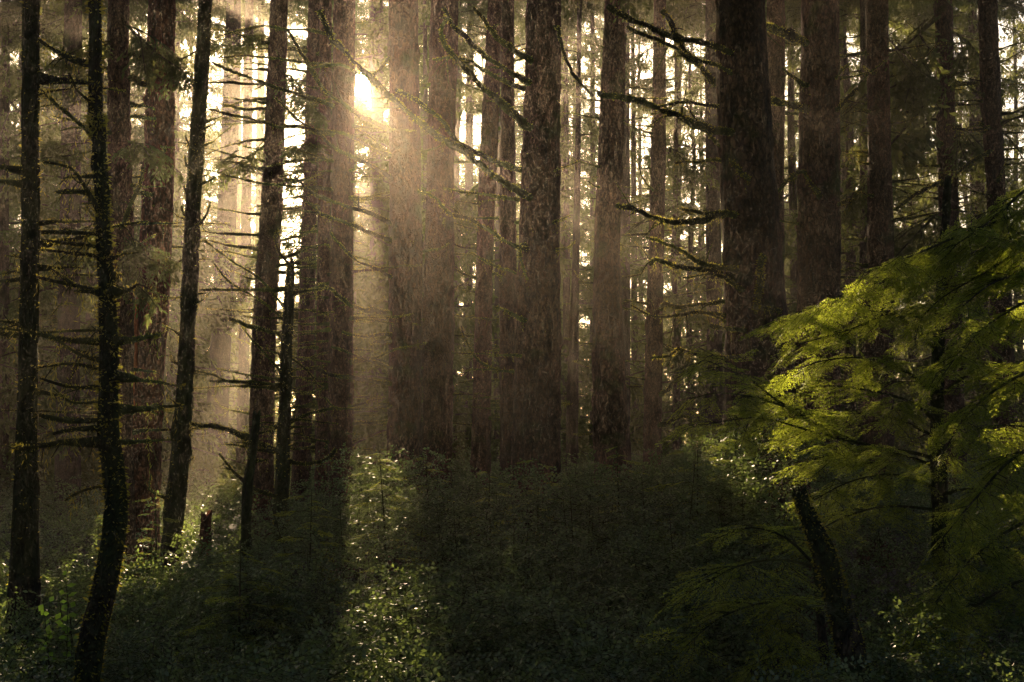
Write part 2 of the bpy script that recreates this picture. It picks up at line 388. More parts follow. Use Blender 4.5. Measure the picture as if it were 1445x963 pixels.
# ------------------------------------------------------------------ crowns above the frame (shared meshes)
def crown_mesh(seed, z0, z1, nb, rad):
    rs = np.random.default_rng(seed); mb = MB()
    z = z0 + (z1 - z0) * rs.uniform(0, 1, nb); az = rs.uniform(0, 2 * np.pi, nb)
    L = rad * (1.05 - .85 * (z - z0) / (z1 - z0)) * rs.uniform(.6, 1.1, nb)
    d = np.stack([np.cos(az), np.sin(az), rs.uniform(-.15, .25, nb)], 1)
    pos = np.stack([np.cos(az) * .1, np.sin(az) * .1, z], 1)
    for j in range(len(FAR)):
        for q in range(5):
            k = np.arange(nb) % len(FAR) == j; a = rs.uniform(-.8, .8, k.sum()) * (q < 4); c_, s_ = np.cos(a), np.sin(a); dk = d[k]
            dd = np.stack([dk[:, 0] * c_ - dk[:, 1] * s_, dk[:, 0] * s_ + dk[:, 1] * c_, dk[:, 2] - .25 * q / 4], 1)
            scatter(mb, FAR[j], pos[k] + dk * (L[k] * (.12 + .13 * q))[:, None] + [0, 0, -.02 * q], dd, np.tile([0, 0, 1.], (k.sum(), 1)), L[k] * .5)
    return mb
CROWNS = []
for s_ in range(3):
    v_, f_, m_ = crown_mesh(60 + s_, 0, 17, 230, 3.6).arrays()
    CROWNS.append(mesh_from('crown', v_, f_, m_, [M_branch, M_fol], False))

# ------------------------------------------------------------------ trunks
def trunk_path(pts, depth, top=29.0, down=True):
    pts = sorted(pts, key=lambda q: -q[1])                         # from the bottom up
    P = [np.append(at(x, y, depth), wd * depth / F / 2) for x, y, wd in pts]
    P = np.array(P)
    if down and P[0][2] > .1:
        d = (P[1] - P[0]) / (P[1][2] - P[0][2]); zz = P[0][2]; g = float(gz(P[0][0], depth))
        low = P[0] - d * (zz - g + .15); low[3] = P[0][3] * (1.05 + .10 * min(zz, 3)); mid = P[0] - d * (zz - g - .5) * .8; mid[3] = P[0][3] * 1.03
        rows = [low] + ([mid] if zz > 1.5 else []) + list(P)
        P = np.array(rows)
    if top:
        d = P[-1][:3] - P[-2][:3]; d = d / d[2]; d = d * np.array([.6, .6, 1]); h = top - P[-1][2]
        e = [np.append(P[-1][:3] + d * h * t, P[-1][3] * (1 - .75 * t)) for t in (.35, .7, 1)]
        P = np.concatenate([P, e])
    return P

def trunk_mesh(P, seg=26, step=.11, ridge=.045, knot=.10, flare=.25, broken=False, zfine=17):
    Q = catmull(P, step * 1.0); 
    keep = [0]
    for i in range(1, len(Q)):
        if Q[i][2] < zfine or i % 6 == 0 or i == len(Q) - 1: keep.append(i)
    Q = Q[keep]; n = len(Q); th = np.linspace(0, 2 * np.pi, seg, endpoint=False)
    z = Q[:, 2][:, None]; ph = R.uniform(0, 6, 8)
    rr = Q[:, 3][:, None] * (1 + ridge * np.sin(3 * th + ph[0] + .35 * z) + ridge * .7 * np.sin(5 * th + ph[1] - .22 * z)
                             + ridge * .6 * np.sin(2 * th + ph[2] + .9 * z) + ridge * .45 * np.sin(9 * th + ph[3] + .5 * z))
    hb = np.maximum(0, 1 - (z - Q[0][2]) / 1.6); rr = rr * (1 + flare * hb ** 2 * (1 + .35 * np.sin(5 * th + ph[4])))
    a = R.standard_normal((n + 2, seg)); a = (a[:-2] + a[1:-1] + a[2:]) / 3; a = (a + np.roll(a, 1, 1)) / 2
    rr = rr + Q[:, 3][:, None] * knot * .55 * a + .004 * R.standard_normal((n, seg))
    for _ in range(int(n / 4)):                                   # knots and burrs
        i = R.integers(2, n - 1); j = R.integers(0, seg); b = R.uniform(.4, 1.5) * knot * Q[i][3]
        rr[i - 1:i + 2, j] += b * .6; rr[i, (j + 1) % seg] += b * .5; rr[i, j] += b * .5
    V = np.stack([Q[:, 0:1] + rr * np.cos(th), Q[:, 1:2] + rr * np.sin(th), np.repeat(z, seg, 1)], -1)
    if broken: V[-1, :, 2] += R.uniform(-.1, .22, seg) * min(1, Q[-1][3] * 6); V[-2, :, 2] -= .02
    V = V.reshape(-1, 3); i = np.arange(n - 1)[:, None] * seg; j = np.arange(seg)[None]; j2 = (j + 1) % seg
    Fq = np.stack([i + j, i + j2, i + seg + j2, i + seg + j], -1).reshape(-1, 4)
    c = Q[-1][:3] - np.array([0, 0, .05 if broken else -.02]); V = np.concatenate([V, [c]]); b = (n - 1) * seg
    cap = np.array([[b + k, b + (k + 1) % seg, len(V) - 1, len(V) - 1] for k in range(seg)])
    mb = MB(); mb.add(V, np.concatenate([Fq, cap]), 0)
    return mb, Q

TREES = {}
def tree(key, depth, pts, label, mat, name='spruce_tree', cat='tree', top=29.0, crown=True, auto=(0, 0, 0, 0, 0), moss=0, seg=26, group='trees standing in the forest',
         ridge=.045, knot=.10, broken=False, flare=.25, step=.11, crownz=None):
    """auto: (count, photo y from, photo y to, length m, rise) of the dead branches grown around the trunk"""
    P = trunk_path(pts, depth, top)
    base = np.array([P[0][0], P[0][1], P[0][2]])
    t = thing(name, label, cat, base.tolist(), group)
    mb, Q = trunk_mesh(P, seg=seg, ridge=ridge, knot=knot, broken=broken, flare=flare, step=step)
    if moss: 
        z = Q[:, 2] < 14; q = Q[z]; fuzz(mb, q[:, :3], q[:, 3] * 1.02, int(moss), L=(.012, .055), up=0)
    finish(mb, 'trunk', [mat, M_moss], t, base)
    TREES[key] = (t, base, depth, Q)
    if crown:
        o = bpy.data.objects.new('crown', CROWNS[len(TREES) % 3]); C.objects.link(o); o.parent = t
        zc = (crownz if crownz else CAMZ + depth * .345 + 1.2); i = np.argmin(abs(Q[:, 2] - zc))
        o.location = (Q[i][:3] - base).tolist(); o.rotation_euler = (0, 0, R.uniform(0, 6.28)); 
    cnt, ya, yb, L, rise = auto
    for k_ in range(int(cnt * (2.6 if 28 < depth < 46 else 1.9))):
        y = R.uniform(min(ya, yb), max(ya, yb)); z = at(0, y, depth)[2]; i = np.argmin(abs(Q[:, 2] - z))
        az = R.choice([0, np.pi]) + R.normal(0, .5); d = np.array([math.cos(az), -abs(math.sin(az)) * R.choice([1, .6, -1]), 0])
        l = L * R.uniform(.12, 1.2); rs = rise + R.normal(0, .16)
        c = Q[i][:3] + d * Q[i][3] * .8
        p = [c, c + d * l * .35 + [0, 0, rs * l * .20], c + d * l * .7 + [R.normal(0, .05), 0, rs * l * .55], c + d * l + [R.normal(0, .08), R.normal(0, .08), rs * l * (.8 + R.normal(0, .35)) ]]
        w_ = catmull(np.array(p), .1) - np.array([0, 0, CAMZ]); w_ = w_ - (w_ @ S)[:, None] * S
        if (w_ ** 2).sum(1).min() < .55 ** 2: continue                # keeps the gap at the sun open
        r0 = R.uniform(.018, .044) * (.6 + .35 * l)
        m_ = branch_mesh(np.array(p), r0, .005, twigs=R.integers(1, 6), moss=.8, k=6, step=.09, hang=2)
        finish(m_, 'branch', [M_branch, M_moss], t, base)
    return t

def hero(key, lst):
    t, base, depth, Q = TREES[key]
    for e in lst:
        pts, w0, w1, dd = e[:4]; kw = e[4] if len(e) > 4 else {}
        px_branch(t, base, depth - (Q[0][3] * .5 if dd <= 0 else 0), pts, w0, w1, depth + dd, trunk=Q, **kw)

tree('T1', 14, [(34, 980, 58), (34, 880, 46), (38, 600, 28), (43, 300, 25), (44, 20, 24)], 'dark trunk at the left edge with a thin golden rim of light', M_barkmoss, auto=(8, 40, 600, .9, .1), moss=2600, crownz=14)
tree('T2', 10, [(118, 990, 34), (130, 900, 36), (153, 800, 34), (164, 710, 32), (153, 600, 28), (153, 460, 24), (146, 320, 20), (138, 170, 19), (134, 20, 17)],
     'slender bent mossy trunk with a bright golden edge, left of the red trunk', M_barkmoss, moss=13000, seg=20, auto=(7, 60, 640, .7, .1), knot=.2, crownz=14)
tree('T3', 24, [(172, 760, 38), (170, 600, 34), (172, 400, 33), (168, 200, 32), (167, 20, 30)], 'dark trunk between the bent mossy trunk and the red trunk', M_bark, auto=(12, 60, 640, 1.5, .1), moss=1500)
tree('T4', 26, [(186, 850, 66), (193, 740, 58), (206, 560, 48), (219, 380, 44), (226, 200, 41), (229, 20, 39)], 'leaning red-brown trunk with an orange strip of bare wood at its left edge', M_barkred, auto=(7, 60, 420, .9, .15), moss=2600)
tree('T5', 23, [(238, 850, 32), (243, 760, 29), (258, 600, 25), (265, 450, 23), (275, 240, 21), (289, 20, 19)], 'thin dark leaning trunk with short stubs, right of the red trunk', M_barkmoss, auto=(10, 120, 720, .35, .6), moss=1800, seg=18, knot=.24)
tree('T6', 58, [(292, 780, 36), (304, 640, 31), (314, 450, 29), (322, 250, 26), (328, 60, 23)], 'pale hazy trunk standing in the slanting sunbeam', M_far, auto=(5, 90, 500, 2.2, -.05), seg=16)
tree('T7', 33, [(364, 800, 40), (369, 620, 35), (374, 450, 33), (384, 280, 30), (393, 20, 25)], 'hazy brown trunk behind the broken pole, right of the slanting sunbeam', M_bark, auto=(20, 60, 600, 1.9, .1), seg=20)
tree('T8', 21, [(394, 790, 24), (398, 680, 20), (402, 560, 17), (406, 450, 15), (410, 372, 12)], 'bare broken pole with mossy side branches and a jagged top', M_barkmoss, name='dead_tree', top=None, crown=False, broken=True, auto=(7, 400, 640, .8, .1), moss=1200, seg=14, knot=.2)
tree('T9', 19, [(345, 800, 15), (349, 700, 14), (356, 640, 12), (363, 584, 11)], 'short thin broken pole with a few side twigs left of the jagged bare pole', M_barkmoss, name='dead_tree', top=None, crown=False, broken=True, auto=(3, 590, 660, .35, .1), seg=12, knot=.2)
tree('T11', 38, [(424, 700, 26), (429, 560, 24), (435, 350, 22), (445, 20, 20)], 'narrow trunk among many branches between the hazy brown trunk and the trunk below the sun', M_bark, auto=(24, 40, 640, 2.2, .05), seg=16)
tree('T12b', 33, [(456, 720, 25), (456, 600, 24), (457, 450, 22), (458, 300, 20), (460, 20, 17)], 'dark slim trunk close behind the left side of the trunk below the sun', M_bark, auto=(22, 100, 640, 1.4, 0), moss=700, seg=16)
tree('T12', 30, [(478, 760, 38), (480, 650, 34), (481, 450, 33), (483, 250, 32), (486, 20, 30)], 'trunk whose right edge touches the sun', M_bark, auto=(16, 100, 640, 1.5, 0), moss=1500)
tree('T13', 30, [(572, 760, 52), (571, 640, 49), (572, 450, 47), (571, 250, 44), (569, 20, 42)], 'straight scaly trunk just right of the sun, lit by its haze near the top', M_bark2, auto=(4, 60, 600, .9, .1), moss=1300, seg=34)
tree('T14', 31, [(615, 760, 44), (617, 640, 41), (619, 450, 42), (622, 250, 40), (627, 20, 38)], 'straight trunk standing close beside the scaly trunk, on its right', M_bark, auto=(8, 60, 610, .9, .1), moss=1500, seg=30)
tree('T15', 36, [(676, 740, 30), (679, 600, 27), (683, 400, 25), (691, 200, 24), (699, 20, 22)], 'slim trunk left of the large central trunk, nearest the paired trunks', M_bark, auto=(20, 40, 620, 1.6, .1), seg=18)
tree('T16', 34, [(722, 740, 32), (719, 600, 28), (716, 400, 25), (716, 200, 21), (717, 20, 18)], 'dark slim trunk half hidden behind the left side of the large central trunk', M_bark, auto=(11, 100, 600, 1.2, .05), seg=18)
tree('T17', 22, [(752, 800, 86), (757, 660, 71), (760, 520, 64), (762, 350, 57), (765, 180, 53), (767, 20, 50)], 'large central trunk with long mossy limbs rising to its left', M_bark, moss=2200, seg=40, ridge=.035)
tree('T18', 31, [(866, 780, 56), (863, 640, 51), (858, 480, 44), (858, 330, 37), (864, 180, 34), (868, 20, 31)], 'slightly curved trunk crossed by faint beams, in the open gap right of the centre', M_bark2, auto=(8, 60, 560, .8, .15), moss=1100, seg=30)
tree('T19', 45, [(921, 740, 30), (921, 600, 26), (925, 400, 23), (929, 200, 20), (931, 20, 18)], 'slim straight trunk crossed by the mossy limbs of the massive trunk', M_bark, auto=(14, 60, 630, 2.2, .15), seg=18)
tree('T21', 19.5, [(1084, 760, 135), (1077, 600, 112), (1069, 480, 92), (1063, 380, 83), (1054, 230, 76), (1044, 20, 70)], 'massive trunk with thick mossy limbs reaching left', M_bark2, moss=3000, seg=48, ridge=.03, knot=.07)
tree('T22', 36, [(1090, 700, 34), (1092, 450, 30), (1093, 250, 27), (1094, 20, 25)], 'narrow trunk right behind the right side of the massive trunk', M_bark, auto=(8, 60, 500, 1.4, .2), seg=20)
tree('T23', 26, [(1148, 760, 72), (1153, 560, 63), (1156, 400, 59), (1157, 200, 57), (1157, 20, 53)], 'thick flaky trunk right of the massive trunk, its foot behind sunlit boughs', M_bark2, auto=(5, 60, 400, .9, .3), moss=2200, seg=40, ridge=.03)
tree('T26', 33, [(1239, 640, 42), (1241, 430, 38), (1241, 250, 34), (1238, 20, 31)], 'straight dark trunk with its foot behind the big drooping boughs', M_bark, auto=(12, 60, 400, 1.5, .15), moss=900, seg=28)
tree('T27', 36, [(1345, 600, 34), (1339, 320, 28), (1334, 180, 26), (1331, 20, 25)], 'dark trunk with low green boughs, second from the right edge', M_bark, auto=(12, 40, 330, 2.0, .15), seg=24)
tree('T28', 30, [(1418, 600, 34), (1407, 290, 27), (1399, 150, 27), (1394, 20, 26)], 'dark trunk at the right edge of the picture', M_bark, auto=(7, 60, 300, 1.4, .1), seg=24)
# hazy slim trunks further back
FARTR = [('F1', 46, 95, 760, 104, 20, 36, 24, 'broad hazy trunk far behind the bent mossy trunk and its branches', 2.0),
         ('F2', 62, 128, 760, 136, 20, 22, 14, 'faint trunk far back, just right of the broad hazy one', 1.6),
         ('F3', 64, 528, 700, 534, 20, 24, 14, 'pale warm trunk in the bright gap left of the scaly trunk', 1.8),
         ('F4', 78, 524, 660, 528, 20, 14, 9, 'thin pale trunk nearest the sun in the bright gap', 1.6),
         ('F5', 66, 659, 700, 664, 20, 14, 10, 'thin pale trunk between the paired trunks and the slim trunk', 1.6),
         ('F6', 48, 806, 700, 814, 300, 20, 9, 'thin young trunk in the light gap right of the central trunk', 1.8),
         ('F7', 56, 880, 700, 882, 20, 18, 12, 'narrow trunk hugging the right side of the curved trunk', 1.8),
         ('F8', 50, 1010, 700, 1004, 20, 26, 17, 'hazy trunk behind the thick limbs of the massive trunk', 1.8),
         ('F9', 60, 1191, 700, 1188, 20, 15, 11, 'faint thin trunk right of the thick flaky trunk', 1.8),
         ('F10', 44, 1219, 600, 1220, 20, 16, 12, 'slim trunk just left of the straight dark trunk', 1.8),
         ('F11', 62, 1376, 600, 1372, 20, 16, 12, 'faint trunk between the last two dark trunks', 1.8),
         ('F12', 55, 704, 700, 712, 20, 18, 12, 'faint trunk between the slim trunk and the dark one behind the centre', 1.8),
         ('F13', 60, 340, 760, 352, 20, 18, 12, 'faint slim trunk behind the slanting sunbeam at its right', 2.0),
         ('F14', 70, 955, 700, 958, 20, 14, 10, 'faint thin trunk right of the slim straight trunk', 2.0),
         ('F15', 70, 1290, 600, 1286, 20, 15, 11, 'faint trunk far behind the low green boughs', 2.0),
         ('F16', 72, 364, 700, 368, 20, 14, 10, 'thin pale trunk behind the jagged bare pole', 2.0),
         ('F17', 75, 790, 700, 796, 20, 12, 8, 'very thin faint trunk close to the right side of the central trunk', 1.8)]
for key, dp, xb, yb, xt, yt, wb, wt, lb, bl in FARTR:
    tree(key, dp, [(xb, yb, wb), ((xb + xt) / 2 + R.uniform(-2, 2), (yb + yt) / 2, (wb + wt) / 2), (xt, yt, wt)], lb, M_far, seg=12, step=.25,
         auto=(9, 40, 600, bl, 0), crown=key not in ('F4', 'F6', 'F3'), group='hazy trees further back', crownz=CAMZ + dp * .30)

# orange strip of bare wood on the red trunk
t, base, dp, Q = TREES['T4']
P = np.array([np.append(at(x, y, dp - .28), wd * dp / F / 2) for x, y, wd in [(176, 730, 9), (181, 640, 12), (185, 560, 13), (190, 480, 10), (195, 420, 5)]])
mb, _ = trunk_mesh(P, seg=12, knot=.3, flare=0, broken=True); o = finish(mb, 'bare_wood', [M_rot], t, base); o['label'] = 'orange strip of bare wood'
# stubby cut stump
P = trunk_path([(290, 830, 18), (290, 780, 17), (291, 728, 15)], 25, None)
st = thing('tree_stump', 'short upright reddish stump in the sunlit undergrowth below the sunbeam', 'stump', P[0][:3].tolist())
mb, _ = trunk_mesh(P, seg=16, knot=.25, broken=True); finish(mb, 'trunk', [M_barkred], st, P[0][:3])
# leaning mossy snag in the right foreground
P = trunk_path([(1212, 985, 44), (1196, 900, 40), (1168, 800, 35), (1148, 745, 29), (1128, 698, 20)], 9.5, None)
st = thing('dead_tree', 'leaning broken mossy stub in the dark right foreground', 'dead tree', P[0][:3].tolist())
mb, Q = trunk_mesh(P, seg=24, knot=.22, broken=True, step=.05); fuzz(mb, Q[:, :3], Q[:, 3], 5000, L=(.01, .04), up=0); finish(mb, 'trunk', [M_barkmoss, M_moss], st, P[0][:3])

# ------------------------------------------------------------------ traced dead limbs: (points from the trunk outwards, width px at base, tip, depth change, options)
H = dict(hang=6)
hero('T17', [
    ([(742, 276), (696, 246), (646, 209), (596, 176), (566, 150), (539, 130), (513, 103), (490, 76), (466, 50), (448, 15)], 12, 8, -1.5, dict(twigs=3)),
    ([(738, 241), (689, 223), (646, 199), (613, 163), (593, 146), (560, 128)], 9, 5, 1.5, dict(twigs=3)),
    ([(740, 176), (696, 140), (672, 113), (646, 86), (626, 63), (619, 40), (628, 28)], 11, 6, -1, dict(twigs=2)),
    ([(735, 111), (699, 86), (666, 60), (642, 37), (628, 10)], 10, 6, -.5, {}), ([(735, 123), (689, 103), (656, 83), (612, 83)], 8, 3, 1, {}),
    ([(740, 80), (696, 47), (668, 15)], 9, 6, 0, {}), ([(735, 350), (709, 336), (679, 319), (662, 309), (632, 302), (609, 276), (589, 267)], 8, 3, -1, {}),
    ([(735, 283), (692, 276), (662, 272), (626, 267)], 6, 2, .5, {}), ([(728, 502), (689, 501), (639, 499)], 5, 2, -.5, {}),
    ([(728, 525), (696, 521), (669, 503), (651, 461)], 5, 2, .5, {}), ([(733, 388), (699, 376), (664, 358)], 5, 2, .8, {}),
    ([(735, 452), (712, 438), (697, 435)], 7, 4, -.6, {}), ([(735, 345), (737, 370), (745, 395)], 7, 2, -.5, dict(twigs=0)),
    ([(788, 40), (795, 80), (812, 110), (835, 132)], 7, 4, -.6, dict(twigs=1)), ([(786, 240), (802, 234), (818, 226)], 3, 1.5, 0, {}), ([(786, 312), (805, 304)], 4, 1.5, 0, {}),
    ([(788, 352), (800, 352), (810, 342)], 5, 1.5, 0, {})])
hero('T13', [
    ([(549, 183), (519, 170), (493, 153), (463, 130), (440, 103), (423, 76), (407, 43)], 8, 4, -1, {}),
    ([(549, 219), (523, 209), (496, 193), (446, 183), (413, 176)], 6, 2, -1.4, {}),
    ([(549, 249), (526, 236), (490, 219), (456, 196), (420, 166), (388, 136)], 7, 3, -1, {}),
    ([(549, 314), (513, 299), (463, 282), (440, 271), (415, 250)], 7, 3, -1.3, {}), ([(549, 339), (496, 319), (456, 302), (443, 292)], 7, 4, -1, H),
    ([(549, 390), (523, 376), (500, 366), (480, 347), (468, 330)], 6, 3, -1, {}), ([(549, 441), (513, 436), (490, 426), (470, 410), (452, 406)], 8, 5, -1.5, H),
    ([(549, 473), (513, 474), (483, 468)], 7, 3, -1, {}), ([(549, 518), (513, 506), (493, 499), (468, 489)], 5, 3, -1, {}),
    ([(549, 541), (506, 534), (473, 529), (446, 519)], 6, 5, -1.5, H), ([(547, 574), (496, 577), (473, 574), (458, 561)], 4, 2, -1.2, {}),
    ([(549, 82), (530, 103), (505, 104), (480, 92), (440, 95)], 6, 3, -1, {}), ([(547, 482), (530, 484), (523, 490)], 6, 3, -.5, dict(hang=4))])
hero('T21', [
    ([(1022, 184), (986, 179), (956, 166), (933, 156), (906, 143), (876, 135), (846, 130)], 12, 7, -1.5, dict(hang=8, twigs=4)),
    ([(1022, 70), (979, 57), (946, 50), (906, 33), (858, 12)], 12, 6, -.5, {}), ([(1022, 100), (980, 85), (953, 70), (919, 53), (884, 37)], 9, 4, -1, {}),
    ([(1026, 304), (992, 312), (953, 314), (919, 309), (896, 299), (870, 296)], 12, 6, -1, dict(hang=8)), ([(1024, 299), (992, 301), (956, 294)], 9, 3, -.6, {}),
    ([(1020, 229), (986, 229), (953, 229)], 8, 4, .5, {}), ([(1032, 378), (996, 373), (969, 360), (939, 347), (913, 337)], 12, 3, -.8, {}),
    ([(1026, 381), (986, 378), (946, 372), (926, 367), (916, 377)], 12, 6, .2, dict(hang=14)), ([(1042, 406), (1006, 388), (966, 391)], 9, 3, -.8, {}),
    ([(1030, 425), (986, 428), (953, 433), (936, 428), (931, 438)], 9, 5, .2, dict(hang=10)), ([(1028, 446), (989, 440), (946, 446), (916, 443), (891, 431)], 7, 2, .4, {}),
    ([(1044, 466), (1019, 465), (1002, 461)], 8, 5, -.5, {}), ([(1028, 505), (1000, 503), (973, 499), (959, 494), (946, 503), (919, 504)], 10, 3, -.4, dict(hang=8)),
    ([(1024, 214), (996, 186), (975, 158), (968, 140)], 7, 2, .4, {}), ([(1026, 455), (1005, 446), (985, 440)], 6, 2, .4, {}), ([(1020, 150), (990, 148), (965, 146), (930, 150)], 7, 3, .4, {}),
    ([(1058, 250), (1044, 240), (1031, 227)], 9, 5, -1, dict(twigs=0)), ([(1066, 440), (1070, 400), (1066, 375), (1074, 362)], 14, 9, -.6, dict(twigs=0, hang=18, moss=2.5)),
    ([(1100, 440), (1090, 436), (1078, 434)], 6, 4, -.7, {})])
hero('T23', [
    ([(1132, 153), (1092, 143), (1066, 136), (1039, 126), (1006, 110), (983, 91), (963, 70), (953, 47), (934, 18)], 12, 8, -5.5, dict(twigs=5, hang=6)),
    ([(1134, 60), (1089, 40), (1056, 30), (1030, 10)], 12, 8, -4.5, {}), ([(1132, 118), (1118, 108), (1105, 98)], 7, 4, -.5, {}),
    ([(1160, 284), (1150, 262), (1139, 244)], 9, 4, -1, dict(twigs=0)), ([(1178, 112), (1190, 98), (1202, 90)], 6, 4, 0, {}), ([(1182, 155), (1196, 140), (1210, 128)], 8, 4, 0, {}),
    ([(1186, 289), (1196, 285), (1205, 282)], 6, 3, 0, {}), ([(1130, 243), (1105, 259), (1081, 286)], 7, 3, -.8, {})])
hero('T12', [([(470, 150), (430, 136), (385, 123), (329, 103), (299, 90)], 7, 3, -1, {}), ([(470, 190), (429, 183), (376, 174), (329, 160), (294, 155)], 7, 3, -1.5, {}),
             ([(470, 92), (422, 86), (356, 80), (306, 81)], 5, 2, -1, {}), ([(472, 50), (429, 43), (362, 40), (302, 53)], 6, 2, -.5, {}), ([(468, 268), (420, 262), (366, 258), (289, 241)], 5, 2, -1, {})])
hero('T8', [([(404, 408), (346, 408), (282, 410)], 6, 3, -.3, H), ([(404, 473), (362, 464), (326, 451)], 8, 6, .3, H), ([(402, 543), (349, 539), (299, 539)], 6, 3, -.3, {}),
            ([(403, 546), (380, 542), (322, 539), (302, 529), (276, 524)], 5, 3, .4, {}), ([(401, 433), (362, 393), (322, 366), (289, 340)], 5, 2, .5, {}), ([(399, 529), (375, 499), (352, 476), (339, 461)], 5, 2, .2, {}),
            ([(404, 455), (366, 423), (326, 400), (302, 373)], 4, 2, .8, {}), ([(398, 636), (382, 632), (349, 617), (306, 602), (269, 596)], 9, 5, .3, dict(hang=26, moss=2)),
            ([(409, 376), (398, 362), (390, 340), (392, 320)], 6, 2, -.2, {}), ([(404, 408), (440, 412), (455, 408)], 5, 3, .3, H), ([(402, 500), (430, 520), (450, 545)], 4, 2, .3, {}),
            ([(398, 650), (430, 655), (465, 645), (475, 632)], 8, 5, .4, H), ([(400, 600), (440, 585), (470, 578)], 6, 4, .4, H), ([(398, 700), (362, 690), (332, 668), (308, 640)], 6, 4, 0, {})])
hero('T2', [([(134, 96), (96, 83), (58, 60)], 9, 5, .5, {}), ([(136, 153), (110, 130), (98, 106)], 6, 4, -.3, {}), ([(138, 200), (108, 173), (80, 146), (60, 126)], 8, 4, .3, H), ([(134, 118), (70, 116)], 5, 3, -.2, {}),
            ([(140, 296), (120, 259), (100, 236), (60, 228)], 7, 3, -.4, {}), ([(138, 249), (90, 252)], 5, 3, .2, {}), ([(141, 277), (80, 272)], 8, 5, .2, H), ([(142, 332), (57, 326)], 8, 5, 0, {}),
            ([(145, 414), (90, 398), (55, 390)], 8, 4, .2, {}), ([(100, 400), (84, 388), (73, 380)], 4, 2, .2, {}), ([(140, 350), (57, 340)], 6, 4, .3, {}), ([(142, 363), (57, 352)], 6, 4, .5, {}), ([(145, 465), (53, 468)], 5, 3, 0, {}),
            ([(148, 513), (110, 499), (70, 473)], 7, 3, -.2, {}), ([(148, 523), (100, 513), (53, 519)], 6, 3, .3, {}), ([(148, 546), (90, 543), (57, 533)], 6, 4, .1, {}), ([(150, 567), (100, 567), (73, 546)], 5, 3, .2, {}),
            ([(150, 592), (90, 592), (57, 584)], 8, 7, 0, H), ([(150, 604), (110, 605), (77, 611)], 8, 4, -.3, H), ([(151, 622), (53, 629)], 6, 4, 0, {}), ([(152, 686), (118, 692), (90, 705)], 6, 3, .1, dict(hang=12))])
hero('T5', [([(280, 318), (292, 302), (297, 284)], 5, 2, 0, {}), ([(270, 312), (260, 304), (256, 292)], 4, 3, 0, {}), ([(272, 284), (264, 276), (259, 262)], 5, 3, 0, {}), ([(274, 243), (264, 234), (261, 220)], 6, 3, 0, {}),
            ([(276, 214), (267, 204), (262, 192)], 4, 2, 0, {}), ([(286, 183), (296, 178), (305, 172)], 4, 2, 0, {}), ([(268, 432), (286, 424), (297, 412)], 4, 2, 0, {})])
hero('T3', [([(172, 322), (186, 286), (199, 253), (203, 236)], 8, 4, -.5, {}), ([(182, 75), (205, 80), (222, 86)], 7, 5, .6, {}), ([(182, 112), (205, 118), (220, 122)], 10, 7, .6, {}), ([(182, 165), (220, 170)], 6, 4, .6, {}), ([(182, 270), (215, 275)], 6, 4, .5, {})])
hero('T19', [([(933, 556), (953, 536), (966, 523)], 9, 5, 0, dict(hang=6)), ([(930, 600), (955, 590), (975, 592)], 7, 3, 0, {})])
hero('T27', [([(1325, 204), (1291, 216), (1261, 228)], 7, 4, -1, {}), ([(1325, 258), (1297, 272), (1261, 297)], 8, 4, -1, {}), ([(1322, 153), (1291, 156), (1258, 170)], 7, 3, -1, {})])
hero('T28', [([(1398, 214), (1370, 230), (1350, 243)], 7, 4, -.5, {}), ([(1395, 180), (1368, 184), (1345, 182)], 6, 3, -.3, {})])

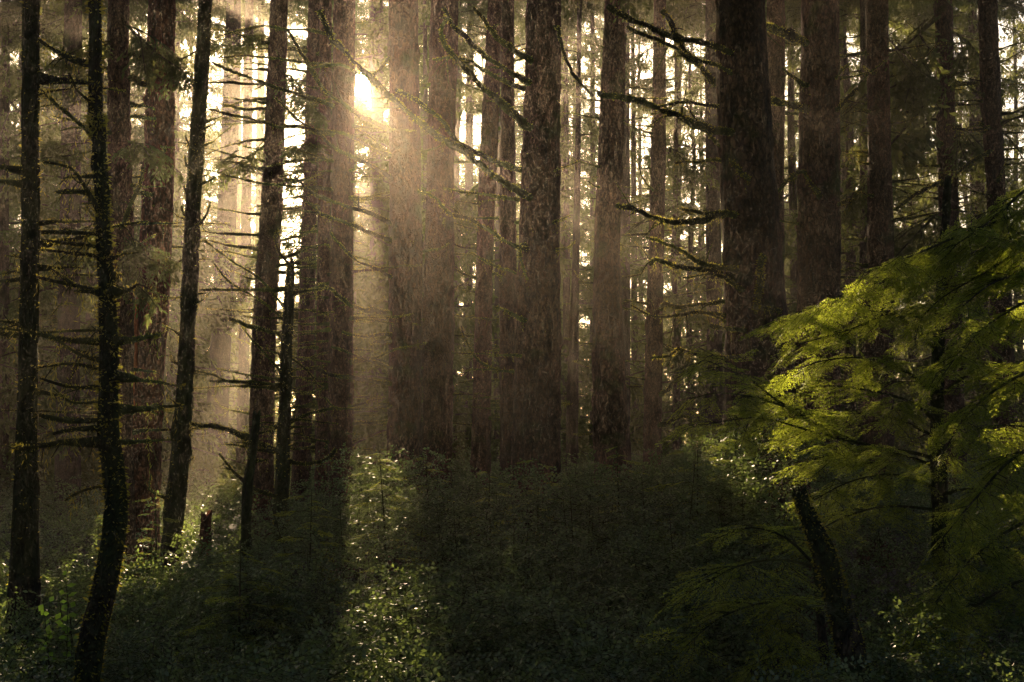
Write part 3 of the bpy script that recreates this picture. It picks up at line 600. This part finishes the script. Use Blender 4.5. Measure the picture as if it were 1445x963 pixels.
# ------------------------------------------------------------------ far wood: one mass of conifers behind the counted trees
STRONG = [(302, 630, 23, .45), (302, 630, 30, .45), (1150, 520, 13.5, .7), (1200, 600, 13.5, .6), (860, 330, 30, .6), (540, 700, 14, .4)]
SPT = np.array([at(a, b, d) for a, b, d, r in STRONG])
def strong(x, y):
    for p, (_, _, _, r) in zip(SPT, STRONG):
        if abs(p[0] + S[0] / S[1] * (y - p[1]) - x) < r: return True
    return False
BEAM = [at(302, 630, dd) for dd in (27, 31, 35, 40, 46, 54)]
def beam_band(x, y):
    return any(y > p[1] + 2 and abs(p[0] + S[0] / S[1] * (y - p[1]) - x) < .75 and p[2] + S[2] / S[1] * (y - p[1]) < 26 for p in BEAM)
def far_wood():
    rs = np.random.default_rng(11); wood = MB(); D = []
    n = 0; forced = [(35, 62), (95, 78), (150, 92), (60, 100), (225, 104), (526, 64), (540, 76), (492, 88), (533, 96), (590, 70), (640, 66), (610, 90)]
    while n < 205:
        y = 46 + 74 * rs.uniform() ** .8; x = rs.uniform(-.46, .46) * y + rs.uniform(-3, 3); put = n < len(forced)
        if put: y = forced[n][1]; x = (forced[n][0] - 722.5) / F * y
        H_ = 38. if put else rs.uniform(22, 40) if rs.uniform() < .8 else rs.uniform(6, 16)
        sx = S[0] / S[1] * y
        q = (x / y * F + 722.5)
        if not put and abs(x - sx) < .22: continue
        if put: pass
        elif y < 64 and 268 < q < 352: continue
        elif beam_band(x, y): continue
        elif 270 < q < 480 and rs.uniform() < .15: continue
        elif q > 780 and rs.uniform() < .28: continue
        elif strong(x, y): continue
        n += 1; g = float(gz(x, y)); r = .006 * H_ + .03
        P = np.array([[x + rs.normal(0, .01) * z, y, z] for z in np.linspace(g, H_, 8)])
        wood.tube(P, np.linspace(r, .02, 8), 6, 0)
        nb = int(H_ * 3.0); z = rs.uniform(.6, H_ * .98, nb)
        az = rs.uniform(0, 2 * np.pi, nb); L = (3.9 * (1 - z / (H_ * 1.05)) ** .5 + .5) * rs.uniform(.55, 1.1, nb)
        D.append(np.stack([np.full(nb, x), np.full(nb, y), z, az, L], 1))
    for q, y, H_ in [(838, 64, 36), (896, 70, 38), (812, 84, 38), (850, 98, 40), (800, 60, 30), (905, 90, 40), (585, 84, 38)]:
        x = (q - 722.5) / F * y; g = float(gz(x, y)); wood.tube(np.array([[x, y, z] for z in np.linspace(g, H_, 8)]), np.linspace(.22, .02, 8), 6, 0)
        nb = 110; z = rs.uniform(.8, H_, nb); az = rs.uniform(0, 6.283, nb); L = (3.4 * (1 - z / (H_ * 1.05)) ** .5 + .5) * rs.uniform(.55, 1.1, nb)
        D.append(np.stack([np.full(nb, x), np.full(nb, y), z, az, L], 1))
    D = np.concatenate(D); nb = len(D)
    d = np.stack([np.cos(D[:, 3]), np.sin(D[:, 3]), rs.uniform(-.3, .3, nb)], 1); pos = D[:, :3]; up = np.tile([0, 0, 1.], (nb, 1))
    for j in range(len(FAR)):
        k = np.arange(nb) % len(FAR) == j; scatter(wood, FAR[j], pos[k], d[k], up[k], D[k, 4])
    carve(wood, .85); print('far wood faces', sum(len(f) for f in wood.f))
    kind(wood.build('far_forest', [M_far, M_fol], smooth=False), 'stuff')
far_wood()

# ------------------------------------------------------------------ forest around and behind the camera (shades the place)
def around():
    rs = np.random.default_rng(5); mb = MB(); n = 0
    pts = []
    while n < 110:
        x = rs.uniform(-40, 40); y = rs.uniform(-34, 45)
        if abs(x) < 7.5 + max(y, 0) * .44 and y > -8: continue
        if y < -2 and y > -20 and abs(x) < 16: continue
        pts.append((x, y)); n += 1
    for x, y in pts:
        g = float(gz(x, y)); mb.tube(np.array([[x, y, g - .1], [x, y, 10], [x, y, 28]]), [.4, .3, .05], 8, 0)
        nb = 90; z = rs.uniform(3, 28, nb); az = rs.uniform(0, 6.28, nb); L = (4.6 * (1 - z / 31) + .8) * rs.uniform(.7, 1.1, nb)
        d = np.stack([np.cos(az), np.sin(az), rs.uniform(-.25, .2, nb)], 1)
        scatter(mb, FAR[rs.integers(8)], np.stack([np.full(nb, x), np.full(nb, y), z], 1), d, np.tile([0, 0, 1.], (nb, 1)), L)
    k = 3600; y = rs.uniform(9, 42, k); x = rs.uniform(-.5, .5, k) * np.maximum(y, 6) * 1.15; lo = np.maximum(CAMZ + y * .345 + 2.0 + (y < 25) * 1.5, 9); z = lo + rs.uniform(0, 1, k) ** 1.5 * (30 - lo)  # loose boughs without trunks, added above the view to cut the skylight
    az = rs.uniform(0, 6.28, k); d = np.stack([np.cos(az), np.sin(az), rs.uniform(-.15, .15, k)], 1)
    scatter(mb, FAR[2], np.stack([x, y, z], 1), d, np.tile([0, 0, 1.], (k, 1)), rs.uniform(1.7, 2.6, k))
    kind(mb.build('surrounding_forest', [M_far, M_fol], smooth=False), 'stuff')
around()

# ------------------------------------------------------------------ undergrowth mass
OUT = [(-200, 800), (0, 790), (70, 800), (150, 810), (230, 790), (300, 772), (350, 760), (400, 735), (440, 700), (480, 672), (520, 655), (560, 640), (610, 655), (660, 668), (710, 668), (760, 655),
       (820, 650), (880, 640), (930, 652), (970, 625), (1010, 600), (1060, 588), (1110, 585), (1160, 600), (1220, 640), (1300, 660), (1450, 660), (1700, 660)]
OX = np.array([a for a, b in OUT]); OY = np.array([b for a, b in OUT])
def under_z(x, y):
    px = 722.5 + x / y * F; yo = np.interp(px, OX, OY) + 22
    ys = np.where(y < 17, yo + (17 - y) / 8.5 * (1010 - yo), yo + (y - 17) * .6)
    z = CAMZ - (ys - HORIZON) * y / F
    far = np.clip((y - 17) / 8, 0, 1); z = z * (1 - far) + far * (1.15 + .012 * (y - 17) + .7 * np.clip((px - 300) / 300, 0, 1))
    lump = .30 * np.sin(x * 1.9 + .7 * y) * np.sin(y * 1.3 + x * .5) + .20 * np.sin(x * 3.9 - y * 2.1) + .10 * np.sin(7.3 * x + 5.1 * y)
    return z + lump * np.where(y < 17, 1, .9)
def undergrowth():
    rs = np.random.default_rng(3); mb = MB()
    def batch(n, ya, yb, sc_, lo):
        y = rs.uniform(ya ** .5, yb ** .5, n) ** 2; x = rs.uniform(-.43, .43, n) * y
        top = under_z(x, y); z = top - np.abs(rs.normal(0, lo, n)); g = gz(x, y); k = z > g + .02
        x, y, z, top = x[k], y[k], z[k], top[k]; n = len(x)
        d = rs.standard_normal((n, 3)); d[:, 2] = d[:, 2] * .45 + .10; d[:, 1] -= .35
        up = np.array([0, -.35, 1.]) + rs.standard_normal((n, 3)) * .45
        s = rs.uniform(.7, 1.3, n) * sc_
        for j in range(5):
            q = np.arange(n) % 5 == j; scatter(mb, TWG[j], np.stack([x, y, z], 1)[q], d[q], up[q], s[q])
    batch(26000, 8.2, 18.5, 1.0, .22)
    batch(13000, 18.5, 45, 1.7, .35)
    batch(8000, 45, 100, 3.6, .6)
    # stems inside the mass
    for _ in range(420):
        y = rs.uniform(8.5, 24); x = rs.uniform(-.42, .42) * y; g = float(gz(x, y)); h = float(under_z(np.array(x), np.array(y))) - g
        if h < .3: continue
        P = np.array([[x, y, g], [x + rs.normal(0, .1), y + rs.normal(0, .1), g + h * .5], [x + rs.normal(0, .25), y - rs.uniform(0, .3), g + h * rs.uniform(.85, 1.1)]])
        P = catmull(P, .25); mb.tube(P, np.linspace(.012, .003, len(P)), 4, 0)
    print('undergrowth faces', sum(len(f) for f in mb.f))
    kind(mb.build('undergrowth', [M_branch, M_leaf], smooth=False), 'stuff')
undergrowth()

# ------------------------------------------------------------------ hemlocks: flat drooping boughs
def hem_bough(P, r0, wid, dens=1.0, mats=None, seed=0):
    """P: axis points; sprays of width wid on both sides, hanging a little"""
    rs = np.random.default_rng(seed); P = catmull(P, .08); n = len(P); t = np.linspace(0, 1, n); mb = MB()
    mb.tube(P, r0 * (1 - .85 * t) + .002, 6, 0, rough=.08)
    L = np.linalg.norm(np.diff(P, axis=0), axis=1).sum(); T = nrm(np.gradient(P, axis=0)); side = nrm(np.cross(T, [0, 0, 1.0]))
    for k in range(int(L / .12 * dens)):
        u = rs.uniform(.10, 1.0) ** .8; i = min(n - 1, int(u * n)); sd = rs.choice([-1, 1])
        l = wid * (1.05 - .75 * u) * rs.uniform(.5, 1.1)
        d = nrm(T[i] * .7 + side[i] * sd * rs.uniform(.5, 1.2) + np.array([0, 0, rs.uniform(-.45, .12)]) + rs.normal(0, .15, 3))
        q = np.array([P[i], P[i] + d * l * .5 + [0, 0, rs.normal(0, .03)], P[i] + d * l + [0, 0, -.22 * l]]); Q = catmull(q, .12)
        mb.tube(Q, np.linspace(.005, .0015, len(Q)), 3, 0, cap=False)
        m = max(2, int(l / .06)); a = rs.uniform(.1, 1, m); ii = np.minimum((a * (len(Q) - 1)).astype(int), len(Q) - 1)
        pos = Q[ii]; ss = nrm(np.cross(d, [0, 0, 1.0])); sg = rs.choice([-1, 1], m)
        dd = nrm(d[None] * rs.uniform(.5, 1.2, m)[:, None] + ss[None] * (sg * rs.uniform(.3, .9, m))[:, None] + np.stack([np.zeros(m), np.zeros(m), rs.uniform(-.45, .05, m)], 1))
        up = np.array([0, 0, 1.]) + rs.standard_normal((m, 3)) * .28
        scatter(mb, SPR[rs.integers(5)], pos, dd, up, rs.uniform(.35, .75, m))
    return mb

def px_boughs(t, base, lst, mats, seed):
    for i, (pts, d0, d1, w0, wid, dens) in enumerate(lst):
        n = len(pts); P = np.array([at(x, y, d0 + (d1 - d0) * k / (n - 1)) for k, (x, y) in enumerate(pts)])
        finish(hem_bough(P, w0, wid, dens, seed=seed + i), 'bough', mats, t, base, smooth=False)

P = trunk_path([(1330, 900, 26), (1326, 700, 22), (1322, 540, 18), (1330, 380, 14), (1338, 250, 9)], 14, None)
hem = thing('hemlock_tree', 'young hemlock with broad sunlit yellow-green boughs right of the massive trunk', 'tree', P[0][:3].tolist())
mb, _ = trunk_mesh(P, seg=14); finish(mb, 'trunk', [M_barkmoss], hem, P[0][:3])
px_boughs(hem, P[0][:3], [
    ([(1326, 650), (1287, 639), (1228, 629), (1148, 596), (1105, 573), (1058, 536), (1000, 510)], 14, 12.6, .018, .8, .9),
    ([(1228, 629), (1150, 610), (1070, 590), (990, 600)], 13.4, 12.9, .012, .6, .9), ([(1148, 596), (1090, 560), (1040, 520), (985, 490)], 13.2, 13.6, .010, .55, .9), ([(1105, 573), (1060, 560), (1010, 555), (970, 565)], 12.8, 12.4, .010, .5, .9),
    ([(1324, 600), (1290, 570), (1230, 552), (1160, 545), (1100, 560)], 14, 13.2, .016, .6, 1.2),
    ([(1326, 560), (1270, 520), (1210, 505), (1150, 512), (1125, 525)], 14, 13.4, .016, .65, 1.2),
    ([(1328, 500), (1280, 455), (1220, 430), (1160, 440), (1105, 455)], 14, 13.2, .016, .6, 1.2),
    ([(1328, 470), (1270, 440), (1200, 465), (1130, 485)], 14, 12.8, .016, .55, 1.2),
    ([(1326, 620), (1260, 590), (1190, 585), (1110, 600)], 14, 14.4, .016, .7, 1.3),
    ([(1326, 660), (1260, 640), (1190, 640), (1120, 655)], 14, 14.2, .016, .7, 1.3),
    ([(1326, 690), (1260, 670), (1200, 680), (1150, 705)], 14, 13.6, .014, .6, 1.2),
    ([(1326, 720), (1250, 715), (1180, 735), (1130, 770)], 14, 13.0, .014, .6, 1.0),
    ([(1326, 640), (1370, 610), (1420, 600), (1480, 610)], 14, 13.4, .016, .7, 1.2),
    ([(1326, 560), (1380, 520), (1440, 510)], 14, 13.2, .016, .7, 1.2), ([(1328, 480), (1390, 450), (1450, 450)], 14, 13.6, .016, .6, 1.2),
    ([(1326, 700), (1370, 690), (1440, 700)], 14, 13.2, .016, .7, 1.2), 
    ([(1326, 780), (1370, 770), (1440, 790)], 14, 12.8, .014, .6, 1.0)], [M_branch, M_hem], 100)
P = trunk_path([(1560, 900, 60), (1550, 500, 52), (1545, 250, 46), (1540, 20, 40)], 13, 20)
hem2 = thing('hemlock_tree', 'hemlock outside the right edge whose dark boughs sweep down into the picture', 'tree', P[0][:3].tolist())
mb, _ = trunk_mesh(P, seg=18); finish(mb, 'trunk', [M_barkmoss], hem2, P[0][:3])
px_boughs(hem2, P[0][:3], [
    ([(1540, 250), (1440, 300), (1360, 330), (1290, 360), (1220, 385)], 13, 12.0, .022, .8, 1.4),
    ([(1540, 280), (1440, 330), (1340, 370), (1250, 395), (1180, 420), (1130, 440)], 13, 12.4, .022, .8, 1.3),
    ([(1540, 320), (1450, 350), (1390, 385), (1330, 420), (1300, 450)], 13, 12.8, .018, .7, 1.3),
    ([(1540, 340), (1460, 380), (1400, 400), (1350, 440)], 13, 11.8, .018, .7, 1.3),
    ([(1540, 400), (1440, 430), (1370, 480), (1330, 530)], 13, 12.0, .018, .7, 1.2),
    ([(1540, 500), (1440, 530), (1370, 580), (1330, 640)], 13, 11.8, .018, .75, 1.2),
    ([(1540, 600), (1440, 640), (1380, 700), (1330, 760)], 13, 11.5, .018, .75, 1.2),
    ([(1540, 700), (1440, 740), (1370, 790), (1320, 850)], 13, 11.2, .018, .75, 1.2),
    ([(1540, 800), (1440, 820), (1370, 860), (1300, 900)], 13, 11.0, .018, .75, 1.2),
    ([(1540, 230), (1460, 260), (1400, 310), (1350, 345)], 13, 12.2, .020, .8, 1.3)], [M_branch, M_hem], 140)
# low dark hemlock in front of the undergrowth at right
P = trunk_path([(1170, 1000, 16), (1160, 900, 13), (1150, 790, 8)], 10.5, None)
hem3 = thing('hemlock_sapling', 'low dark hemlock sapling spreading around the leaning mossy stub', 'sapling', P[0][:3].tolist())
mb, _ = trunk_mesh(P, seg=10); finish(mb, 'trunk', [M_barkmoss], hem3, P[0][:3])
px_boughs(hem3, P[0][:3], [
    ([(1152, 800), (1100, 790), (1040, 800), (985, 830)], 10.5, 9.8, .010, .55, 1.2), ([(1152, 800), (1110, 760), (1060, 745), (1010, 760)], 10.5, 10.8, .010, .5, 1.1),
    ([(1156, 860), (1090, 850), (1020, 870), (970, 910)], 10.5, 9.6, .010, .55, 1.2),
    ([(1160, 920), (1110, 915), (1060, 950)], 10.5, 9.8, .010, .5, 1.1)], [M_branch, M_hem], 170)
# boughs in front of the massive trunk foot
# young conifers among the shrubs
def sapling(x, y0, y1, depth, rad, label, seed, nb=34, mat=None, fill=1.0):
    rs = np.random.default_rng(seed); a = at(x, y0, depth); b = at(x, y1, depth); g = float(gz(b[0], depth)); P0 = np.array([b[0], b[1], g])
    t = thing('conifer_sapling', label, 'sapling', P0.tolist(), 'young conifers in the undergrowth'); Pt = catmull(np.array([P0, (P0 + a) / 2 + [rs.normal(0, .04), 0, 0], a]), .1)
    mb = MB(); mb.tube(Pt, np.linspace(.025, .003, len(Pt)), 6, 0); finish(mb, 'stem', [M_branch], t, P0)
    mb = MB(); H_ = a[2] - g
    for k in range(nb):
        u = (k + .5) / nb; z = g + H_ * (.18 + .80 * u); az = k * 2.4 + rs.normal(0, .3); l = rad * (1 - u) ** .7 * rs.uniform(.7, 1.1) + .06
        c = np.array([np.interp(z, Pt[:, 2], Pt[:, 0]), np.interp(z, Pt[:, 2], Pt[:, 1]), z]); d = np.array([math.cos(az), math.sin(az), .1])
        Q = catmull(np.array([c, c + d * l * .5, c + d * l + [0, 0, -.16 * l]]), .1); mb.tube(Q, np.linspace(.005, .001, len(Q)), 3, 0, cap=False)
        m = max(2, int(l / .06 * fill)); ii = rs.integers(len(Q) // 4, len(Q), m); ss = nrm(np.cross(d, [0, 0, 1.]))
        dd = nrm(d[None] * rs.uniform(.5, 1.2, m)[:, None] + ss[None] * rs.uniform(-.9, .9, m)[:, None] + np.array([0, 0, -.1]))
        scatter(mb, SPR[rs.integers(5)], Q[ii], dd, np.array([0, 0, 1.]) + rs.standard_normal((m, 3)) * .25, rs.uniform(.25, .5, m))
    finish(mb, 'crown', [M_branch, mat or M_hem], t, P0, smooth=False)
sapling(535, 628, 900, 15.5, .50, 'sunlit young conifer standing out of the undergrowth below the scaly trunk', 201)
sapling(600, 636, 900, 18, .8, 'dark young conifer in front of the feet of the paired trunks', 202)
sapling(440, 690, 900, 15, .8, 'dark young conifer in front of the foot of the trunk below the sun', 203)
sapling(870, 622, 900, 17, .55, 'young conifer at the foot of the curved trunk', 204)
sapling(760, 640, 900, 17.5, .8, 'dark young conifer at the foot of the large central trunk', 205)
sapling(218, 690, 860, 22, .40, 'narrow sunlit sapling beside the foot of the red trunk', 206, nb=22)
sapling(690, 655, 900, 16.5, .5, 'young conifer left of the foot of the large central trunk', 207)
sapling(985, 596, 900, 15.5, .7, 'bushy young conifer left of the sunlit yellow-green boughs', 208)
sapling(340, 765, 940, 13, .6, 'dark young conifer in front of the short thin broken pole', 209)
sapling(1040, 560, 900, 16, .8, 'young conifer in front of the foot of the massive trunk', 210)

# leafy shrubs that stand out of the mass
def shrub(x, y0, depth, rad, label, seed):
    rs = np.random.default_rng(seed); a = at(x, y0, depth); g = float(gz(a[0], depth)); P0 = np.array([a[0], a[1], g]); H_ = a[2] - g
    t = thing('leafy_shrub', label, 'shrub', P0.tolist(), 'leafy shrubs in the undergrowth'); mb = MB(); lf = MB()
    for _ in range(26):
        az = rs.uniform(0, 6.28); q = rs.uniform(.1, 1) ** .6 * rad; tip = P0 + [math.cos(az) * q, math.sin(az) * q, H_ * (1 - .38 * (q / rad) ** 2) * rs.uniform(.78, 1.0)]
        Q = catmull(np.array([P0 + rs.normal(0, .04, 3) * [1, 1, 0], P0 * .45 + tip * .55 + [0, 0, .12], tip]), .12); n = len(Q); mb.tube(Q, np.linspace(.010, .0025, n), 4, 0)
        m = int(n * 2.6); ii = rs.integers(n // 3, n, m); az2 = rs.uniform(0, 6.28, m)
        d = np.stack([np.cos(az2), np.sin(az2), rs.uniform(-.2, .7, m)], 1); up = np.array([0, 0, 1.]) + rs.standard_normal((m, 3)) * .4
        scatter(lf, TWG[rs.integers(5)], Q[ii], d, up, rs.uniform(.8, 1.5, m))
    finish(mb, 'stems', [M_branch], t, P0); finish(lf, 'foliage', [M_branch, M_leaf], t, P0, smooth=False)
for a_ in [(655, 662, 15.5, .6, 'leafy shrub between the young conifers left of the central trunk, below the slim trunk', 501), (820, 652, 15, .7, 'leafy shrub in shade right of the foot of the large central trunk', 502),
           (925, 640, 15.5, .7, 'leafy shrub below the slim straight trunk crossed by limbs', 503), (1040, 600, 14.6, .7, 'sparkling sunlit shrub in front of the foot of the massive trunk', 504),
           (385, 768, 13.5, .55, 'leafy shrub at the foot of the jagged bare pole', 505), (270, 790, 19, .8, 'sunlit low shrub around the short reddish stump', 506),
            (720, 700, 13, .6, 'sparkling shrub in front of the foot of the large central trunk', 508),
           (190, 830, 15, .6, 'sunlit low shrub right of the foot of the bent mossy trunk', 509), (970, 700, 12.5, .7, 'dim shrub in the middle of the undergrowth left of the low dark hemlock', 510),
           (600, 790, 11.5, .7, 'dim low shrub in the shade right of the streak of sunlight', 511), (850, 800, 11, .7, 'dim low shrub in the dark centre foreground', 512)]: shrub(*a_)

# bright broad-leaved plant, lower left
P0 = at(92, 900, 11.5); P0[2] = float(gz(P0[0], 11.5))
bp_ = thing('broadleaf_plant', 'small plant with bright green backlit leaves at lower left', 'plant', P0.tolist())
mb = MB(); lf = MB()
for x, y in [(92, 812), (82, 835), (70, 850), (96, 838), (64, 905), (100, 858), (60, 838)]:
    a = at(x, y, 11.5 + R.uniform(-.2, .2)); Q = catmull(np.array([P0, (P0 + a) / 2 + R.normal(0, .05, 3), a]), .08); mb.tube(Q, np.linspace(.006, .002, len(Q)), 5, 0)
    q = Q[-7:]; k = len(q); d = nrm(R.standard_normal((k, 3)) * [1, .4, .5]); blades(lf, q, d, R.uniform(.05, .085, k), R.uniform(.04, .055, k), 0, np.array([.2, 1., .3]) + R.standard_normal((k, 3)) * .35)
finish(mb, 'stem', [M_branch], bp_, P0); finish(lf, 'leaves', [M_bright], bp_, P0, smooth=False)
# pale fern on the leaning stub
P0 = at(1190, 875, 9.2); fe = thing('fern', 'pale fern fronds growing in front of the leaning mossy stub', 'fern', P0.tolist())
for x, y in [(1135, 858), (1160, 868), (1228, 862), (1215, 850), (1150, 850), (1200, 880)]:
    mb = MB(); a = at(x, y, 9.0 + R.uniform(-.15, .1)); Q = catmull(np.array([P0, (P0 + a) / 2 + [0, 0, .05], a]), .02); mb.tube(Q, np.linspace(.004, .001, len(Q)), 4, 0)
    T = nrm(np.gradient(Q, axis=0)); s_ = nrm(np.cross(T, [0, 0, 1.])); n = len(Q); ll = .07 * np.sin(np.linspace(.25, 3.0, n)) + .008
    for q in (-1, 1): blades(mb, Q, s_ * q + T * .3, ll, np.full(n, .014), 1, np.tile([0, 0, 1.], (n, 1)))
    finish(mb, 'frond', [M_branch, M_fern], fe, P0, smooth=False)

# green boughs on the nearer spruces
def boughs(key, lst, seed, mat=None):
    t, base, depth, Q = TREES[key]; rs = np.random.default_rng(seed)
    for p, dd, w_ in lst:
        n = len(p); P = np.array([at(x, y, depth + dd * k / (n - 1)) for k, (x, y) in enumerate(p)]); d = P[-1] - P[0]; L = np.linalg.norm(d)
        pos = [P[0]]; dv = [d]; sc_ = [L * 1.15]
        for k in range(7):
            u = rs.uniform(.1, .75); a = rs.choice([-1, 1]) * rs.uniform(.3, 1.0); c_, s_ = math.cos(a), math.sin(a)
            pos.append(P[0] + d * u); dv.append([d[0] * c_ - d[1] * s_, d[0] * s_ + d[1] * c_, d[2] - L * rs.uniform(0, .25)]); sc_.append(L * (1.05 - u) * rs.uniform(.6, 1.0))
        mb = MB()
        for q in range(len(pos)): scatter(mb, FAR[rs.integers(8)], np.array(pos[q:q + 1]), np.array(dv[q:q + 1], float), np.array([[0, 0, 1.]]), np.array(sc_[q:q + 1]))
        finish(mb, 'bough', [M_branch, mat or M_fol], t, base, smooth=False)
boughs('T3', [([(176, 200), (200, 192), (222, 205)], -1, .35), ([(170, 330), (200, 330), (232, 352)], -1, .5), ([(165, 345), (190, 372), (215, 400)], -1, .4), ([(170, 60), (130, 50), (80, 70)], -1, .8), ([(170, 90), (120, 105), (70, 90)], -.5, .8),
              ([(170, 30), (210, 45), (265, 80)], -1, .9), ([(170, 20), (215, 70), (240, 100)], .5, .8), ([(165, 300), (120, 330), (70, 345)], -.8, .6), ([(165, 205), (110, 215), (60, 200)], .5, .6)], 300, M_fol)
boughs('T7', [([(390, 195), (350, 205), (298, 225)], -1, .6), ([(395, 60), (340, 50), (285, 40)], -1, .8), ([(390, 90), (420, 110), (455, 150)], -1, .6), ([(384, 230), (410, 200), (440, 190)], -1, .5)], 320, M_fol)
boughs('T27', [([(1330, 60), (1290, 80), (1235, 120)], -2, 1.0), ([(1330, 100), (1280, 130), (1225, 180)], -2.5, 1.0), ([(1332, 40), (1380, 60), (1420, 90)], -1.5, .9), ([(1335, 170), (1380, 190), (1420, 230)], -1.5, .8),
               ([(1330, 150), (1290, 175), (1240, 215)], -1, .8), ([(1338, 290), (1300, 310), (1250, 345)], -2, .8), ([(1330, 20), (1280, 30), (1225, 55)], -2, 1.0)], 340, M_fol)
boughs('T26', [([(1240, 40), (1290, 70), (1330, 110)], -1, .9), ([(1240, 240), (1210, 270), (1180, 310)], .8, .7), ([(1240, 120), (1205, 140), (1170, 170)], 1, .7)], 360, M_fol)
boughs('T19', [([(931, 60), (900, 75), (860, 100)], 1, .9), ([(930, 200), (960, 215), (1000, 240)], 1, .9), ([(926, 300), (895, 320), (850, 350)], 1.5, .9), ([(925, 400), (960, 410), (1000, 440)], 1, .9), ([(923, 480), (960, 490), (1010, 520)], 1, .9)], 380, M_fol)
boughs('T15', [([(690, 250), (660, 260), (640, 290)], 1, .8), ([(688, 330), (665, 345), (645, 370)], 1, .7), ([(683, 400), (665, 420), (650, 450)], .5, .7)], 400, M_fol)
# ------------------------------------------------------------------ haze
def haze():
    m, t, ns, L = new_mat('haze_air'); v = N(ns, 'ShaderNodeVolumePrincipled')
    v.inputs['Density'].default_value = HAZE_DENSITY; v.inputs['Color'].default_value = (1.0, .90, .77, 1); v.inputs['Anisotropy'].default_value = HAZE_G
    o = N(ns, 'ShaderNodeOutputMaterial'); L.new(v.outputs[0], o.inputs['Volume'])
    x0, x1, y0, y1, z0, z1 = -150, 150, -150, 160, -1.4, 46
    V = [(x, y, z) for z in (z0, z1) for x, y in ((x0, y0), (x1, y0), (x1, y1), (x0, y1))]
    mb = MB(); mb.add(V, [(3, 2, 1, 0), (4, 5, 6, 7), (0, 1, 5, 4), (1, 2, 6, 5), (2, 3, 7, 6), (3, 0, 4, 7)])
    kind(mb.build('haze', [m], smooth=False), 'stuff')
haze()
